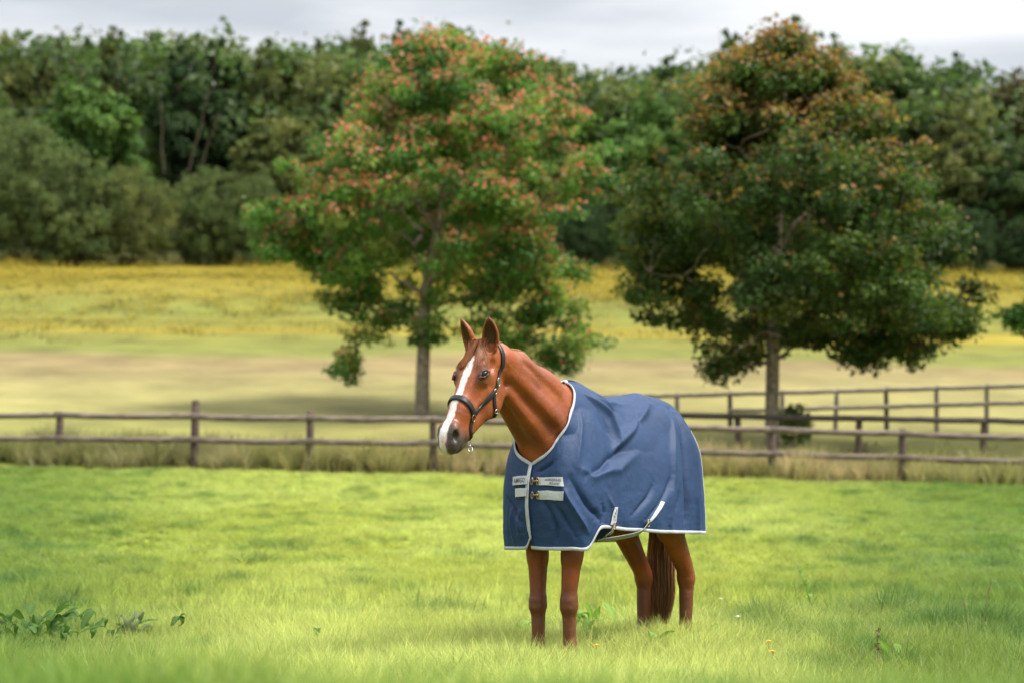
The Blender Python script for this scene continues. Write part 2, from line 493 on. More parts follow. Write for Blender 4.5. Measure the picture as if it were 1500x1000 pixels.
for s in (1, -1):
    hell(0.575, -0.042, 0.056 * s, (0.030, 0.017, 0.022), 0.010, -0.6, sub=True)    # nostril
    hseg((0.545, -0.118, 0.058 * s), (0.615, -0.122, 0.03 * s), 0.007, 0.007, 0.010, sub=True)   # mouth line
    # ear
    b0 = np.array([1.150, 0.062 * s - 0.035, 1.780])
    ea = unit((0.33, 0.13 * s, 0.93)); ef = unit(np.array([0.93, 0.42 * s, -0.35])); ef = unit(ef - ea * (ef @ ea)); es = np.cross(ea, ef)
    def ear(p, k_w, k_n, df, top):
        q = p - b0.astype(np.float32)
        ra, rf, rs = q @ ea.astype(np.float32), q @ ef.astype(np.float32), q @ es.astype(np.float32)
        t = np.clip(ra, 0, top)
        w = resample(np.array([.033, .040, .0455, .046, .042, .034, .022, .004]), 200)[(np.clip(t / 0.178, 0, 1) * 199).astype(int)] * k_w
        n = resample(np.array([.030, .031, .031, .030, .027, .022, .015, .004]), 200)[(np.clip(t / 0.178, 0, 1) * 199).astype(int)] * k_n
        cf = df + 0.10 * (t - 0.09) ** 2 / 0.09
        k0 = np.sqrt(((rf - cf) / n) ** 2 + (rs / w) ** 2 + ((ra - t) / 0.012) ** 2)
        return (k0 - 1) * np.minimum(n, w)
    e0, e1 = np.minimum(b0, b0 + 0.18 * ea) - 0.05, np.maximum(b0, b0 + 0.18 * ea) + 0.05
    prim(lambda p: ear(p, 1.0, 1.0, 0.0, 0.178), e0, e1, 0.025)
    prim(lambda p: ear(p, 0.80, 1.0, 0.020, 0.166) + np.float32(0.2) * np.maximum(0, np.float32(0.035) - ((p - b0.astype(np.float32)) @ ea.astype(np.float32))), e0, e1, 0.005, sub=True)
    # eye: a shallow bed with lids round it
    c0 = hd(EH, -0.115); dr = math.cos(EA) * fA + math.sin(EA) * s * lA; tt = 0.2
    for _ in range(60): tt -= float(np.clip(sample(c0 + dr * tt), -0.02, 0.02)) * 0.7
    P = c0 + dr * tt; en = unit(0.55 * grad(P) + 0.45 * dr); ex = 0.78 * hA + 0.62 * fA; ex = unit(ex - en * (en @ ex)); ey = np.cross(en, ex)
    if ey[2] < 0: ey = -ey
    ER = np.stack([ex, ey, en]); EYES[s] = (P, ER)
    loc_ = lambda x, y, z: P + x * ex + y * ey + z * en
    ell(P, (0.030, 0.016, 0.010), 0.006, ER, sub=True)
    for U, rr in (([(-0.036, -0.005, -0.006), (-0.022, 0.011, -0.002), (0.002, 0.0165, 0.001), (0.023, 0.009, -0.002), (0.038, -0.006, -0.007)], 0.0068),
                  ([(-0.036, -0.005, -0.006), (-0.012, -0.0165, -0.004), (0.016, -0.0165, -0.004), (0.038, -0.006, -0.007)], 0.0048)):
        for u1, u2 in zip(U, U[1:]): seg(loc_(*u1), loc_(*u2), rr, rr, 0.006, side=ey)

def surface_nets(D):
    s = D < 0
    c = [(i, j, k) for i in (0, 1) for j in (0, 1) for k in (0, 1)]
    sl = lambda A, o: A[o[0]:A.shape[0] - 1 + o[0], o[1]:A.shape[1] - 1 + o[1], o[2]:A.shape[2] - 1 + o[2]]
    cnt = sum(sl(s, o).astype(np.int8) for o in c)
    act = (cnt > 0) & (cnt < 8)
    idx = np.argwhere(act)
    val = {o: D[idx[:, 0] + o[0], idx[:, 1] + o[1], idx[:, 2] + o[2]] for o in c}
    acc = np.zeros((len(idx), 3)); n = np.zeros(len(idx))
    for o in c:
        for ax in range(3):
            if o[ax] == 0:
                q = list(o); q[ax] = 1; q = tuple(q)
                a, b = val[o], val[q]
                m = (a < 0) != (b < 0)
                t = np.where(m, a / np.where(m, a - b, 1), 0)
                p = np.zeros((len(idx), 3)); p[:] = o; p[:, ax] = t
                acc[m] += p[m]; n[m] += 1
    V = H0 + HS * (idx + acc / n[:, None])
    vid = np.full(act.shape, -1, np.int64); vid[act] = np.arange(len(idx))
    F = []
    for ax in range(3):
        a1, a2 = (ax + 1) % 3, (ax + 2) % 3
        lo = [slice(1, -1)] * 3; lo[ax] = slice(0, -1); hi = list(lo); hi[ax] = slice(1, None)
        A, B = s[tuple(lo)], s[tuple(hi)]
        e = np.argwhere(A != B)
        fl = A[tuple(e.T)]
        e = e + 1; e[:, ax] -= 1
        def v(d1, d2):
            q = e.copy(); q[:, a1] += d1; q[:, a2] += d2
            return vid[q[:, 0], q[:, 1], q[:, 2]]
        quad = np.stack([v(-1, -1), v(0, -1), v(0, 0), v(-1, 0)], 1)
        quad[~fl] = quad[~fl][:, ::-1]
        F.append(quad)
    return V, np.vstack(F)

HV, HF = surface_nets(FLD)
E = np.vstack([HF[:, [0, 1]], HF[:, [1, 2]], HF[:, [2, 3]], HF[:, [3, 0]]])
for lam in (0.5, -0.52, 0.5):
    S = np.zeros_like(HV); N = np.zeros(len(HV))
    np.add.at(S, E[:, 0], HV[E[:, 1]]); np.add.at(N, E[:, 0], 1)
    HV = HV + lam * (S / N[:, None] - HV)

# coat markings
def mixc(c, k, w): return c * (1 - w[:, None]) + np.asarray(k) * w[:, None]
q = (HV - HP) @ HR.T
hh, ff, ll = q.T
zz, xx = HV[:, 2], HV[:, 0]
nzv = fbm(HV[:, 0] * 9 + HV[:, 1] * 7, HV[:, 2] * 9, 3)
fine = fbm(HV[:, 0] * 70 + 3, HV[:, 2] * 60 + HV[:, 1] * 80, 2)
C = np.repeat(np.array([[0.200, 0.045, 0.0072]]), len(HV), 0) * (0.62 + 0.76 * nzv)[:, None]
cz_ = np.interp(xx, [0.34, 0.50, 0.66, 0.84, 0.98, 1.10], [1.665, 1.705, 1.755, 1.812, 1.838, 1.838])
C = mixc(C, (0.36, 0.17, 0.085), smooth01(0.040 - (cz_ - zz), -0.012, 0.035) * (xx > 0.36) * (xx < 1.10) * (0.5 + 0.5 * fine) * smooth01(1.10 - xx, 0, 0.1))
head = (xx > 1.0) & (zz > 1.15)
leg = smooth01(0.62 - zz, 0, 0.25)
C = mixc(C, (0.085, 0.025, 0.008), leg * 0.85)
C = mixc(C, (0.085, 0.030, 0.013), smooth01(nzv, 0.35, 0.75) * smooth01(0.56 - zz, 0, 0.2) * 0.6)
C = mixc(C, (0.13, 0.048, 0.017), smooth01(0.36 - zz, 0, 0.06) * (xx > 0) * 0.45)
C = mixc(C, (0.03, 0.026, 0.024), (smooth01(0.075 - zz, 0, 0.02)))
for s_ in (1, -1):
    de = (HV - EYES[s_][0]) @ EYES[s_][1].T
    eye = np.exp(-((de[:, 0] / 0.046) ** 2 + (de[:, 1] / 0.030) ** 2 + (de[:, 2] / 0.05) ** 2))
    C = mixc(C, (0.014, 0.007, 0.005), np.clip(eye * 1.3, 0, 0.96))
    eye2 = np.exp(-(((de[:, 0] - 0.005) / 0.035) ** 2 + ((de[:, 1] + 0.045) / 0.040) ** 2 + (de[:, 2] / 0.05) ** 2))
    C = mixc(C, (0.075, 0.024, 0.011), eye2 * 0.6)
muz = smooth01(hh + 0.25 * np.abs(ff + 0.07) + 0.35 * np.abs(ll) + 0.03 * (nzv - 0.5), 0.495, 0.60) * head
C = mixc(C, (0.036, 0.030, 0.030), muz * 0.95)
bw = np.interp(hh, [0.09, 0.115, 0.16, 0.24, 0.36, 0.47, 0.56, 0.60, 0.64], [0.0, 0.010, 0.021, 0.0225, 0.0185, 0.022, 0.026, 0.026, 0.019])
bc = np.interp(hh, [0.1, 0.25, 0.45, 0.62], [0.010, 0.004, 0.002, -0.004])
bl = smooth01(bw - np.abs(ll - bc) + 0.010 * (fine - 0.5), -0.003, 0.004) * (ff > -0.10) * (bw > 0) * head
C = mixc(C, (0.58, 0.55, 0.52), bl)
snip = np.exp(-(((hh - 0.62) / 0.03) ** 2 + ((ll - 0.004) / 0.016) ** 2)) * (ff > -0.115) * head
C = mixc(C, (0.50, 0.27, 0.24), np.clip(snip, 0, 1) * 0.8)
for s in (1, -1):
    dn = np.exp(-(((hh - 0.575) / 0.030) ** 2 + ((ff + 0.042) / 0.020) ** 2 + ((ll - 0.050 * s) / 0.018) ** 2) ** 1.5)
    C = mixc(C, (0.012, 0.010, 0.010), dn * head)
    b0 = np.array([1.150, 0.062 * s - 0.035, 1.780]); ea = unit((0.33, 0.13 * s, 0.93)); ef = unit(np.array([0.93, 0.42 * s, -0.35])); ef = unit(ef - ea * (ef @ ea)); es = np.cross(ea, ef)
    r = HV - b0; ra, rf, rs = r @ ea, r @ ef, r @ es
    inner = (ra > 0.03) & (ra < 0.158) & (rf > -0.024) & (np.abs(rs) < np.interp(ra, [0.03, 0.07, 0.12, 0.155], [0.022, 0.033, 0.026, 0.015]))
    inner = inner & (np.einsum('ij,j->i', grad(HV), ef) > 0.15)
    C = mixc(C, (0.035, 0.014, 0.008), inner * 0.92)
    C = mixc(C, (0.10, 0.035, 0.014), smooth01(ra, 0.13, 0.17) * (np.abs(rs) < 0.05) * (np.abs(rf) < 0.05) * 0.6)

m_coat, n_, l_, b_ = node_mat('chestnut_coat')
a_ = n_.new('ShaderNodeAttribute'); a_.attribute_name = 'Col'
t_ = n_.new('ShaderNodeTexCoord')
mp_ = n_.new('ShaderNodeMapping'); mp_.inputs['Scale'].default_value = (60, 60, 18)
z_ = n_.new('ShaderNodeTexNoise'); z_.inputs['Scale'].default_value = 4; z_.inputs['Detail'].default_value = 5
l_.new(t_.outputs['Object'], mp_.inputs[0]); l_.new(mp_.outputs[0], z_.inputs['Vector'])
r_ = n_.new('ShaderNodeMapRange'); r_.inputs['From Min'].default_value = 0.3; r_.inputs['From Max'].default_value = 0.7; r_.inputs['To Min'].default_value = 0.8; r_.inputs['To Max'].default_value = 1.2
l_.new(z_.outputs['Fac'], r_.inputs[0])
v_ = n_.new('ShaderNodeVectorMath'); v_.operation = 'SCALE'
l_.new(a_.outputs['Color'], v_.inputs[0]); l_.new(r_.outputs[0], v_.inputs['Scale'])
l_.new(v_.outputs[0], b_.inputs['Base Color'])
b_.inputs['Roughness'].default_value = 0.45
b_.inputs['Specular IOR Level'].default_value = 0.40
b_.inputs['Sheen Weight'].default_value = 0.04
b_.inputs['Sheen Tint'].default_value = (1, 0.7, 0.45, 1)
bp_ = n_.new('ShaderNodeBump'); bp_.inputs['Strength'].default_value = 0.35; bp_.inputs['Distance'].default_value = 0.003
zb_ = n_.new('ShaderNodeTexNoise'); zb_.inputs['Scale'].default_value = 17; zb_.inputs['Detail'].default_value = 5; zb_.inputs['Distortion'].default_value = 0.6
bq_ = n_.new('ShaderNodeBump'); bq_.inputs['Strength'].default_value = 0.5; bq_.inputs['Distance'].default_value = 0.012
l_.new(t_.outputs['Object'], zb_.inputs['Vector']); l_.new(zb_.outputs['Fac'], bq_.inputs['Height']); l_.new(bq_.outputs[0], bp_.inputs['Normal'])
l_.new(z_.outputs['Fac'], bp_.inputs['Height']); l_.new(bp_.outputs[0], b_.inputs['Normal'])
rr_ = n_.new('ShaderNodeMapRange'); rr_.inputs['From Min'].default_value = 0.3; rr_.inputs['From Max'].default_value = 0.7; rr_.inputs['To Min'].default_value = 0.36; rr_.inputs['To Max'].default_value = 0.56
l_.new(zb_.outputs['Fac'], rr_.inputs[0]); l_.new(rr_.outputs[0], b_.inputs['Roughness'])

ANG = math.radians(57)                                 # the horse faces left and towards the camera
HLOC = Vector((0.4955, 11.1, 0.0))
HROT = math.radians(180) + ANG
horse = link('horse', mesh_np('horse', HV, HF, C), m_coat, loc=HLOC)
horse.rotation_euler = (0, 0, HROT)
tag(horse, 'chestnut horse with a white blaze standing in the grass under a blue rug', 'horse')

m_eye = simple_mat('eye_dark', (0.006, 0.004, 0.003), 0.22, spec=0.18)
def ball(c, r, R=None, nu=16, nv=10):
    V = []; F = []
    for i in range(nv + 1):
        for j in range(nu):
            a, b = math.pi * i / nv, 2 * math.pi * j / nu
            V.append((r[0] * math.sin(a) * math.cos(b), r[1] * math.sin(a) * math.sin(b), r[2] * math.cos(a)))
    for i in range(nv):
        for j in range(nu):
            F.append((i * nu + j, i * nu + (j + 1) % nu, (i + 1) * nu + (j + 1) % nu, (i + 1) * nu + j)[::-1])
    V = np.array(V)
    if R is not None: V = V @ R
    return V + np.asarray(c), np.array(F)
for s in (1, -1):
    V, F = ball(EYES[s][0] - 0.0108 * EYES[s][1][2], (0.0315, 0.0170, 0.0140), EYES[s][1])
    link('eye', mesh_np('eye', V, F), m_eye, horse)

# hair
def strands(name, paths, r0, r1, mat, parent, cols):
    A = Acc()
    for P, c in zip(paths, cols):
        n = len(P)
        V, F = tube(P, np.linspace(r0, r1, n), 3, cap=False)
        A.add(V, F, c)
    return link(name, A.mesh(name), mat, parent)
m_hair = leaf_mat('horse_hair', (1, 1, 1), 0.12, 0.38, spec=0.5)
def hair_col(base, n, var=0.35): return [np.array(base) * (1 + var * (random.random() * 2 - 1)) for _ in range(n)]
paths = []
for i in range(620):                                   # forelock: from between the ears down over the forehead
    l0 = random.gauss(-0.004, 0.019); side = random.gauss(-0.030 if l0 < 0.012 else 0.035, 0.012)
    L = random.uniform(0.08, 0.17)
    top = np.array([1.135 + random.gauss(0, 0.012), -0.035 + l0, 1.822])
    pts = [top, top + np.array([0.035, l0 * 0.3, 0.016])]
    for t in np.linspace(0.2, 1, 7):
        h = 0.010 + L * t
        pts.append(hd(h, 0.022 - 0.016 * t + random.gauss(0, 0.002) - 0.5 * (l0 + side * t) ** 2 / 0.09, l0 + side * t * 1.2))
    P = resample(pts, 12)
    d = sample(P); g = grad(P)
    P[2:] += (np.clip(0.004 + random.random() * 0.006 - d, -0.03, 0.05)[:, None] * g)[2:]
    paths.append(P)
strands('forelock', paths, 0.0017, 0.0005, m_hair, horse, hair_col((0.29, 0.095, 0.022), 620, 0.3))
paths = []
crest = resample([(0.34, 0, 1.665), (0.50, 0, 1.705), (0.66, -0.01, 1.755), (0.84, -0.02, 1.812), (0.98, -0.03, 1.838), (1.12, -0.035, 1.838)], 200)
for i in range(1500):                                  # short pulled mane, lying over to the far side
    x0 = random.uniform(0.37, 1.05); c = np.array([x0, np.interp(x0, [0.4, 1.1], [0, -0.035]), 0.0])
    L = random.uniform(0.7, 1.15); y0 = random.gauss(0.024, 0.007)
    t = np.linspace(0, 1, 9)
    P = np.stack([x0 - 0.055 * t * L + random.gauss(0, 0.004) * t, c[1] + y0 - 0.105 * L * t, np.full(9, 1.98)], 1)
    for _ in range(26):
        P[:, 2] -= np.clip(sample(P), -0.02, 0.05) * 0.8
    if P[:, 2].min() < np.interp(x0, [0.4, 1.1], [1.5, 1.68]): continue
    P[:, 2] += 0.002 + 0.005 * ((i * 0.618) % 1) * np.sin(np.clip(t * 1.6, 0.1, 1.6)) 
    paths.append(P)
strands('mane', paths, 0.0022, 0.0008, m_hair, horse, hair_col((0.50, 0.24, 0.10), len(paths), 0.3))
paths = []; tcol = []
for i in range(900):                                   # tail
    a = random.random() * 2 * math.pi; rr = math.sqrt(random.random())
    zend = 0.22 + 0.28 * random.random() ** 2.2
    pts = []
    for t in np.linspace(0, 1, 8):
        z = 1.40 + (zend - 1.40) * t
        wid = np.interp(z, [0.2, 0.4, 0.6, 0.8, 1.1, 1.4], [0.055, 0.098, 0.092, 0.076, 0.052, 0.03])
        cx = np.interp(z, [0.2, 0.8, 1.2, 1.4], [-0.865, -0.880, -0.875, -0.80])
        pts.append((cx + wid * 0.8 * rr * math.cos(a + 0.25 * t) + random.gauss(0, .004), -0.060 + wid * rr * math.sin(a + 0.25 * t) + random.gauss(0, .004), z))
    paths.append(resample(pts, 14))
    tcol.append(np.array((0.32, 0.135, 0.068)) * random.uniform(0.35, 1.2) * (1.0 if rr * math.sin(a) > -0.35 else 1.9))
strands('tail', paths, 0.0045, 0.0012, m_hair, horse, tcol)

# ------------------------------------------------------------------ the rug
ST = np.array([
 [(.715, 0, 1.185), (.745, 0, 1.10), (.757, 0, 1.0), (.752, 0, .90), (.738, 0, .80), (.722, 0, .715)],
 [(.705, .085, 1.24), (.735, .10, 1.13), (.747, .11, 1.02), (.738, .12, .90), (.722, .125, .80), (.706, .13, .712)],
 [(.665, .140, 1.33), (.700, .185, 1.18), (.707, .21, 1.03), (.697, .22, .91), (.682, .225, .81), (.664, .23, .712)],
 [(.60, .148, 1.42), (.622, .225, 1.25), (.632, .267, 1.07), (.622, .282, .93), (.605, .288, .82), (.590, .292, .718)],
 [(.52, .138, 1.505), (.52, .228, 1.33), (.53, .287, 1.11), (.52, .308, .97), (.515, .318, .89), (.512, .322, .822)],
 [(.44, .09, 1.585), (.43, .215, 1.41), (.42, .292, 1.17), (.41, .322, 1.0), (.40, .332, .90), (.39, .332, .825)],
 [(.36, 0, 1.662), (.31, .18, 1.49), (.29, .292, 1.22), (.28, .332, 1.02), (.27, .342, .90), (.26, .338, .815)],
 [(.18, 0, 1.650), (.15, .17, 1.525), (.12, .297, 1.25), (.11, .342, 1.03), (.10, .352, .90), (.10, .342, .81)],
 [(-.02, 0, 1.590), (-.04, .16, 1.51), (-.07, .297, 1.26), (-.08, .346, 1.04), (-.08, .352, .90), (-.08, .347, .80)],
 [(-.25, 0, 1.605), (-.26, .16, 1.53), (-.27, .292, 1.28), (-.28, .340, 1.05), (-.28, .347, .90), (-.28, .342, .795)],
 [(-.48, 0, 1.630), (-.49, .15, 1.565), (-.50, .270, 1.34), (-.50, .318, 1.08), (-.51, .328, .92), (-.51, .328, .79)],
 [(-.67, 0, 1.590), (-.68, .145, 1.545), (-.70, .255, 1.35), (-.71, .288, 1.08), (-.72, .297, .92), (-.73, .300, .785)],
 [(-.82, 0, 1.505), (-.835, .130, 1.455), (-.868, .212, 1.29), (-.880, .236, 1.07), (-.884, .242, .91), (-.884, .245, .78)],
], float)
NU, NV = 300, 150
def rug_base(side):
    P = ST.copy()
    if side < 0:
        P[..., 1] *= -1
        P[0, :, 1] = 0.012                           # this half laps over the other at the chest
        P[0, :, 0] += 0.012; P[1, :, 0] += 0.006
        P[4:, 5, 2] = np.linspace(0.72, 0.735, 9)
        P[1:5, :, 1] *= np.array([0.92, 0.90, 0.87, 0.85, 0.85, 0.86])[None]     # the far side hangs lower along the belly
    G = resample(P, NU)                              # along u
    G = np.swapaxes(resample(np.swapaxes(G, 0, 1), NV), 0, 1)
    return G                                         # (NU, NV, 3)
# folds: (u, v) polylines with width and height, read off the cloth
FOLDS = {1: [
 ([(0.47, 0.05), (0.515, 0.168), (0.548, 0.242), (0.545, 0.309), (0.540, 0.345)], 0.030, 0.030),
 ([(0.43, 0.08), (0.485, 0.18), (0.505, 0.27), (0.515, 0.33)], 0.035, -0.020),
 ([(0.78, 0.19), (0.739, 0.228), (0.632, 0.309), (0.575, 0.335), (0.51, 0.36), (0.46, 0.40)], 0.030, 0.030),
 ([(0.66, 0.345), (0.58, 0.375), (0.50, 0.385), (0.40, 0.40), (0.288, 0.36)], 0.032, -0.026),
 ([(0.60, 0.20), (0.59, 0.25), (0.575, 0.29)], 0.05, -0.022),
 ([(0.535, 0.13), (0.582, 0.19), (0.70, 0.15)], 0.022, 0.012),
 ([(0.56, 0.12), (0.60, 0.15), (0.68, 0.11)], 0.018, -0.010),
 ([(0.62, 0.40), (0.50, 0.46), (0.34, 0.40), (0.25, 0.30)], 0.040, 0.016),
 ([(0.70, 0.20), (0.68, 0.28), (0.60, 0.37)], 0.030, -0.014),
 ([(0.043, 0.148), (0.134, 0.140)], 0.030, -0.014),
 ([(0.84, 0.26), (0.829, 0.322), (0.789, 0.423), (0.75, 0.611), (0.73, 0.90)], 0.030, 0.020),
 ([(0.86, 0.24), (0.857, 0.342), (0.835, 0.557), (0.82, 1.05)], 0.028, -0.034),
 ([(0.885, 0.26), (0.89, 0.42), (0.88, 0.70), (0.885, 1.05)], 0.030, 0.020),
 ([(0.93, 0.30), (0.93, 0.6), (0.925, 1.0)], 0.028, -0.014),
 ([(0.66, 0.55), (0.622, 0.644), (0.538, 0.80)], 0.032, -0.016),
 ([(0.76, 0.52), (0.70, 0.65), (0.61, 0.85)], 0.030, -0.018),
 ([(0.80, 0.60), (0.77, 0.78), (0.76, 1.0)], 0.03, -0.012),
 ([(0.16, 0.36), (0.177, 0.463), (0.211, 0.624), (0.261, 0.84)], 0.045, 0.020),
 ([(0.20, 0.33), (0.25, 0.50), (0.318, 0.72), (0.34, 0.9)], 0.045, -0.020),
 ([(0.12, 0.50), (0.15, 0.62), (0.19, 0.85)], 0.035, -0.014),
 ([(0.07, 0.45), (0.10, 0.60), (0.114, 0.75), (0.10, 0.95)], 0.035, -0.016),
 ([(0.40, 0.55), (0.43, 0.70), (0.42, 0.92)], 0.035, 0.010),
 ([(0.36, 0.60), (0.37, 0.75), (0.345, 0.98)], 0.040, -0.012),
 ([(0.38, 0.09), (0.30, 0.168), (0.221, 0.295)], 0.06, 0.012),
], -1: [
 ([(0.12, 0.45), (0.07, 0.56), (0.04, 0.66)], 0.04, -0.016),
 ([(0.03, 0.52), (0.05, 0.65), (0.04, 0.80)], 0.05, 0.014),
 ([(0.09, 0.5), (0.095, 0.7), (0.08, 0.95)], 0.035, 0.014),
]}
def fold_field(U, V, side):
    D = np.zeros_like(U)
    for pts, w, h in FOLDS[side]:
        best = np.full(U.shape, 9.0); tt = np.zeros_like(U)
        n = len(pts) - 1
        for i in range(n):
            a = np.array(pts[i]); b = np.array(pts[i + 1]); ab = b - a
            pu, pv = (U - a[0]) * 2.0, V - a[1]
            abx, aby = ab[0] * 2.0, ab[1]
            t = np.clip((pu * abx + pv * aby) / (abx * abx + aby * aby + 1e-9), 0, 1)
            d = np.hypot(pu - t * abx, pv - t * aby)
            m = d < best
            best = np.where(m, d, best); tt = np.where(m, (i + t) / n, tt)
        D += 1.3 * h * np.exp(-(best / (0.62 * w)) ** 1.5) * np.sin(np.clip(tt, 0.04, 0.96) * math.pi) ** 0.6
    D += 0.006 * (fbm(U * 9 + 3 * side, V * 3.0 + 2, 3) - 0.5) * 2 * np.clip(V * 1.6, 0.25, 1)
    D += 0.012 * (vnoise(U * 22 + 7 * side, V * 1.6 + 11) - 0.5) * 2 * smooth01(V, 0.35, 1.0)
    D += 0.0015 * (fbm(U * 40, V * 22 + 5, 2) - 0.5) * 2
    return D
def normals(G):
    du = np.gradient(G, axis=0); dv = np.gradient(G, axis=1)
    n = np.cross(du, dv); n /= np.linalg.norm(n, axis=-1, keepdims=True) + 1e-9
    return n
RUG = {}
uu, vv = np.meshgrid(np.linspace(0, 1, NU), np.linspace(0, 1, NV), indexing='ij')
for side in (1, -1):
    G = rug_base(side)
    # rounded lower front corner
    ed = smooth01(1 - uu / 0.035, 0, 1)
    if side < 0: G[..., 2] += ed ** 2 * 0.06 * smooth01(vv, 0.6, 1.0)
    N = normals(G) * (1 if side > 0 else -1)
    if np.mean(N[NU // 2, NV // 2:, 1]) * side < 0: N = -N
    D = fold_field(uu, vv, side)
    seam = np.minimum(1, smooth01(vv, 0, 0.06) + (uu < 0.45))          # both halves meet along the spine
    G = G + N * (D * seam)[..., None]
    for it in range(3):                               # keep the cloth outside the horse
        d = sample(G)
        push = np.clip(0.016 - d, 0, 0.05)
        if it == 0: push = np.minimum(push, 0.05)
        G = G + grad(G) * push[..., None]
    sp = uu[:, 0] > 0.5
    G[sp, 0, 1] = 0
    N = normals(G)
    if np.mean(N[NU // 2, NV // 2:, 1]) * side < 0: N = -N
    RUG[side] = (G, N)
i_, j_ = np.meshgrid(np.arange(NU - 1), np.arange(NV - 1), indexing='ij')
q0 = (i_ * NV + j_).ravel()
GF = np.stack([q0, q0 + 1, q0 + NV + 1, q0 + NV], 1)
m_rug, n_, l_, b_ = node_mat('blue_rug_cloth')
t_ = n_.new('ShaderNodeTexCoord')
z_ = n_.new('ShaderNodeTexNoise'); z_.inputs['Scale'].default_value = 5; z_.inputs['Detail'].default_value = 7
l_.new(t_.outputs['Object'], z_.inputs['Vector'])
r_ = n_.new('ShaderNodeValToRGB')
r_.color_ramp.elements[0].position = 0.3; r_.color_ramp.elements[0].color = (0.010, 0.031, 0.088, 1)
r_.color_ramp.elements[1].position = 0.75; r_.color_ramp.elements[1].color = (0.014, 0.040, 0.110, 1)
l_.new(z_.outputs['Fac'], r_.inputs['Fac'])
zd_ = n_.new('ShaderNodeTexNoise'); zd_.inputs['Scale'].default_value = 26; zd_.inputs['Detail'].default_value = 8; zd_.inputs['Roughness'].default_value = 0.7
l_.new(t_.outputs['Object'], zd_.inputs['Vector'])
rd_ = n_.new('ShaderNodeMapRange'); rd_.inputs['From Min'].default_value = 0.52; rd_.inputs['From Max'].default_value = 0.85; rd_.inputs['To Min'].default_value = 0.0; rd_.inputs['To Max'].default_value = 0.35
l_.new(zd_.outputs['Fac'], rd_.inputs[0])
md_ = n_.new('ShaderNodeMix'); md_.data_type = 'RGBA'; md_.inputs['B'].default_value = (0.055, 0.075, 0.105, 1)
l_.new(rd_.outputs[0], md_.inputs['Factor']); l_.new(r_.outputs['Color'], md_.inputs['A']); l_.new(md_.outputs['Result'], b_.inputs['Base Color'])
b_.inputs['Roughness'].default_value = 0.62; b_.inputs['Specular IOR Level'].default_value = 0.28
z2_ = n_.new('ShaderNodeTexNoise'); z2_.inputs['Scale'].default_value = 700; z2_.inputs['Detail'].default_value = 2
l_.new(t_.outputs['Object'], z2_.inputs['Vector'])
z3_ = n_.new('ShaderNodeTexNoise'); z3_.inputs['Scale'].default_value = 16; z3_.inputs['Detail'].default_value = 4; z3_.inputs['Distortion'].default_value = 0.8
l_.new(t_.outputs['Object'], z3_.inputs['Vector'])
bp_ = n_.new('ShaderNodeBump'); bp_.inputs['Strength'].default_value = 0.15; bp_.inputs['Distance'].default_value = 0.001
bp2_ = n_.new('ShaderNodeBump'); bp2_.inputs['Strength'].default_value = 0.25; bp2_.inputs['Distance'].default_value = 0.012
l_.new(z2_.outputs['Fac'], bp_.inputs['Height']); l_.new(z3_.outputs['Fac'], bp2_.inputs['Height'])
l_.new(bp2_.outputs[0], bp_.inputs['Normal']); l_.new(bp_.outputs[0], b_.inputs['Normal'])
m_bind = simple_mat('pale_grey_binding', (0.36, 0.38, 0.42), 0.6, nscale=60, namount=0.12)
m_strap = simple_mat('white_webbing', (0.40, 0.42, 0.44), 0.6, nscale=90, namount=0.1)
m_web = simple_mat('olive_grey_webbing', (0.22, 0.23, 0.20), 0.7, nscale=80, namount=0.2)
m_ink = simple_mat('navy_print', (0.03, 0.04, 0.09), 0.6)
m_brass = simple_mat('brass', (0.30, 0.215, 0.09), 0.42, 1.0)
m_steel = simple_mat('steel', (0.40, 0.39, 0.36), 0.35, 1.0)

rug = empty('horse_rug', HLOC, HROT)
tag(rug, 'blue turnout rug with pale grey edging and two chest straps, worn by the chestnut horse', 'horse rug')
for side in (1, -1):
    G, N = RUG[side]
    o = link('rug_panel', mesh_np('rug_panel', G.reshape(-1, 3), GF if side > 0 else GF[:, ::-1]), m_rug, rug)
    sm = o.modifiers.new('thick', 'SOLIDIFY'); sm.thickness = 0.004; sm.offset = -1

def ribbon(B, I, N, w, mat, name, parent, off=0.003, inset=0.0):
    """band of width w along edge points B, turned inwards along I and wrapped round the edge"""
    I = I / (np.linalg.norm(I, axis=1, keepdims=True) + 1e-9)
    prof = [(w, 0.001), (w, off), (w * .5, off + .0012), (0.001, off), (-0.003, 0.0), (0.001, -off - .004), (w, -off - .004)]
    L = len(B)
    V = np.stack([B + I * (a + inset) + N * b for a, b in prof], 1).reshape(-1, 3)
    m = len(prof)
    F = [(i * m + j, i * m + j + 1, (i + 1) * m + j + 1, (i + 1) * m + j) for i in range(L - 1) for j in range(m - 1)]
    return link(name, mesh_np(name, V, F), mat, parent)
UW = int(NU * 6 / 12)                                   # station where the neckline reaches the withers
for side in (1, -1):
    G, N = RUG[side]
    ribbon(G[:UW + 1, 0], G[:UW + 1, 8] - G[:UW + 1, 0], N[:UW + 1, 1], 0.018, m_bind, 'neckline_binding', rug)
    ribbon(G[:, -1], G[:, -6] - G[:, -1], N[:, -2], 0.017, m_bind, 'hem_binding', rug)
    if side < 0: ribbon(G[0, :], G[4, :] - G[0, :], N[1, :], 0.018, m_bind, 'front_binding', rug)
    ribbon(G[-1, :], G[-5, :] - G[-1, :], N[-2, :], 0.02, m_bind, 'rear_binding', rug)

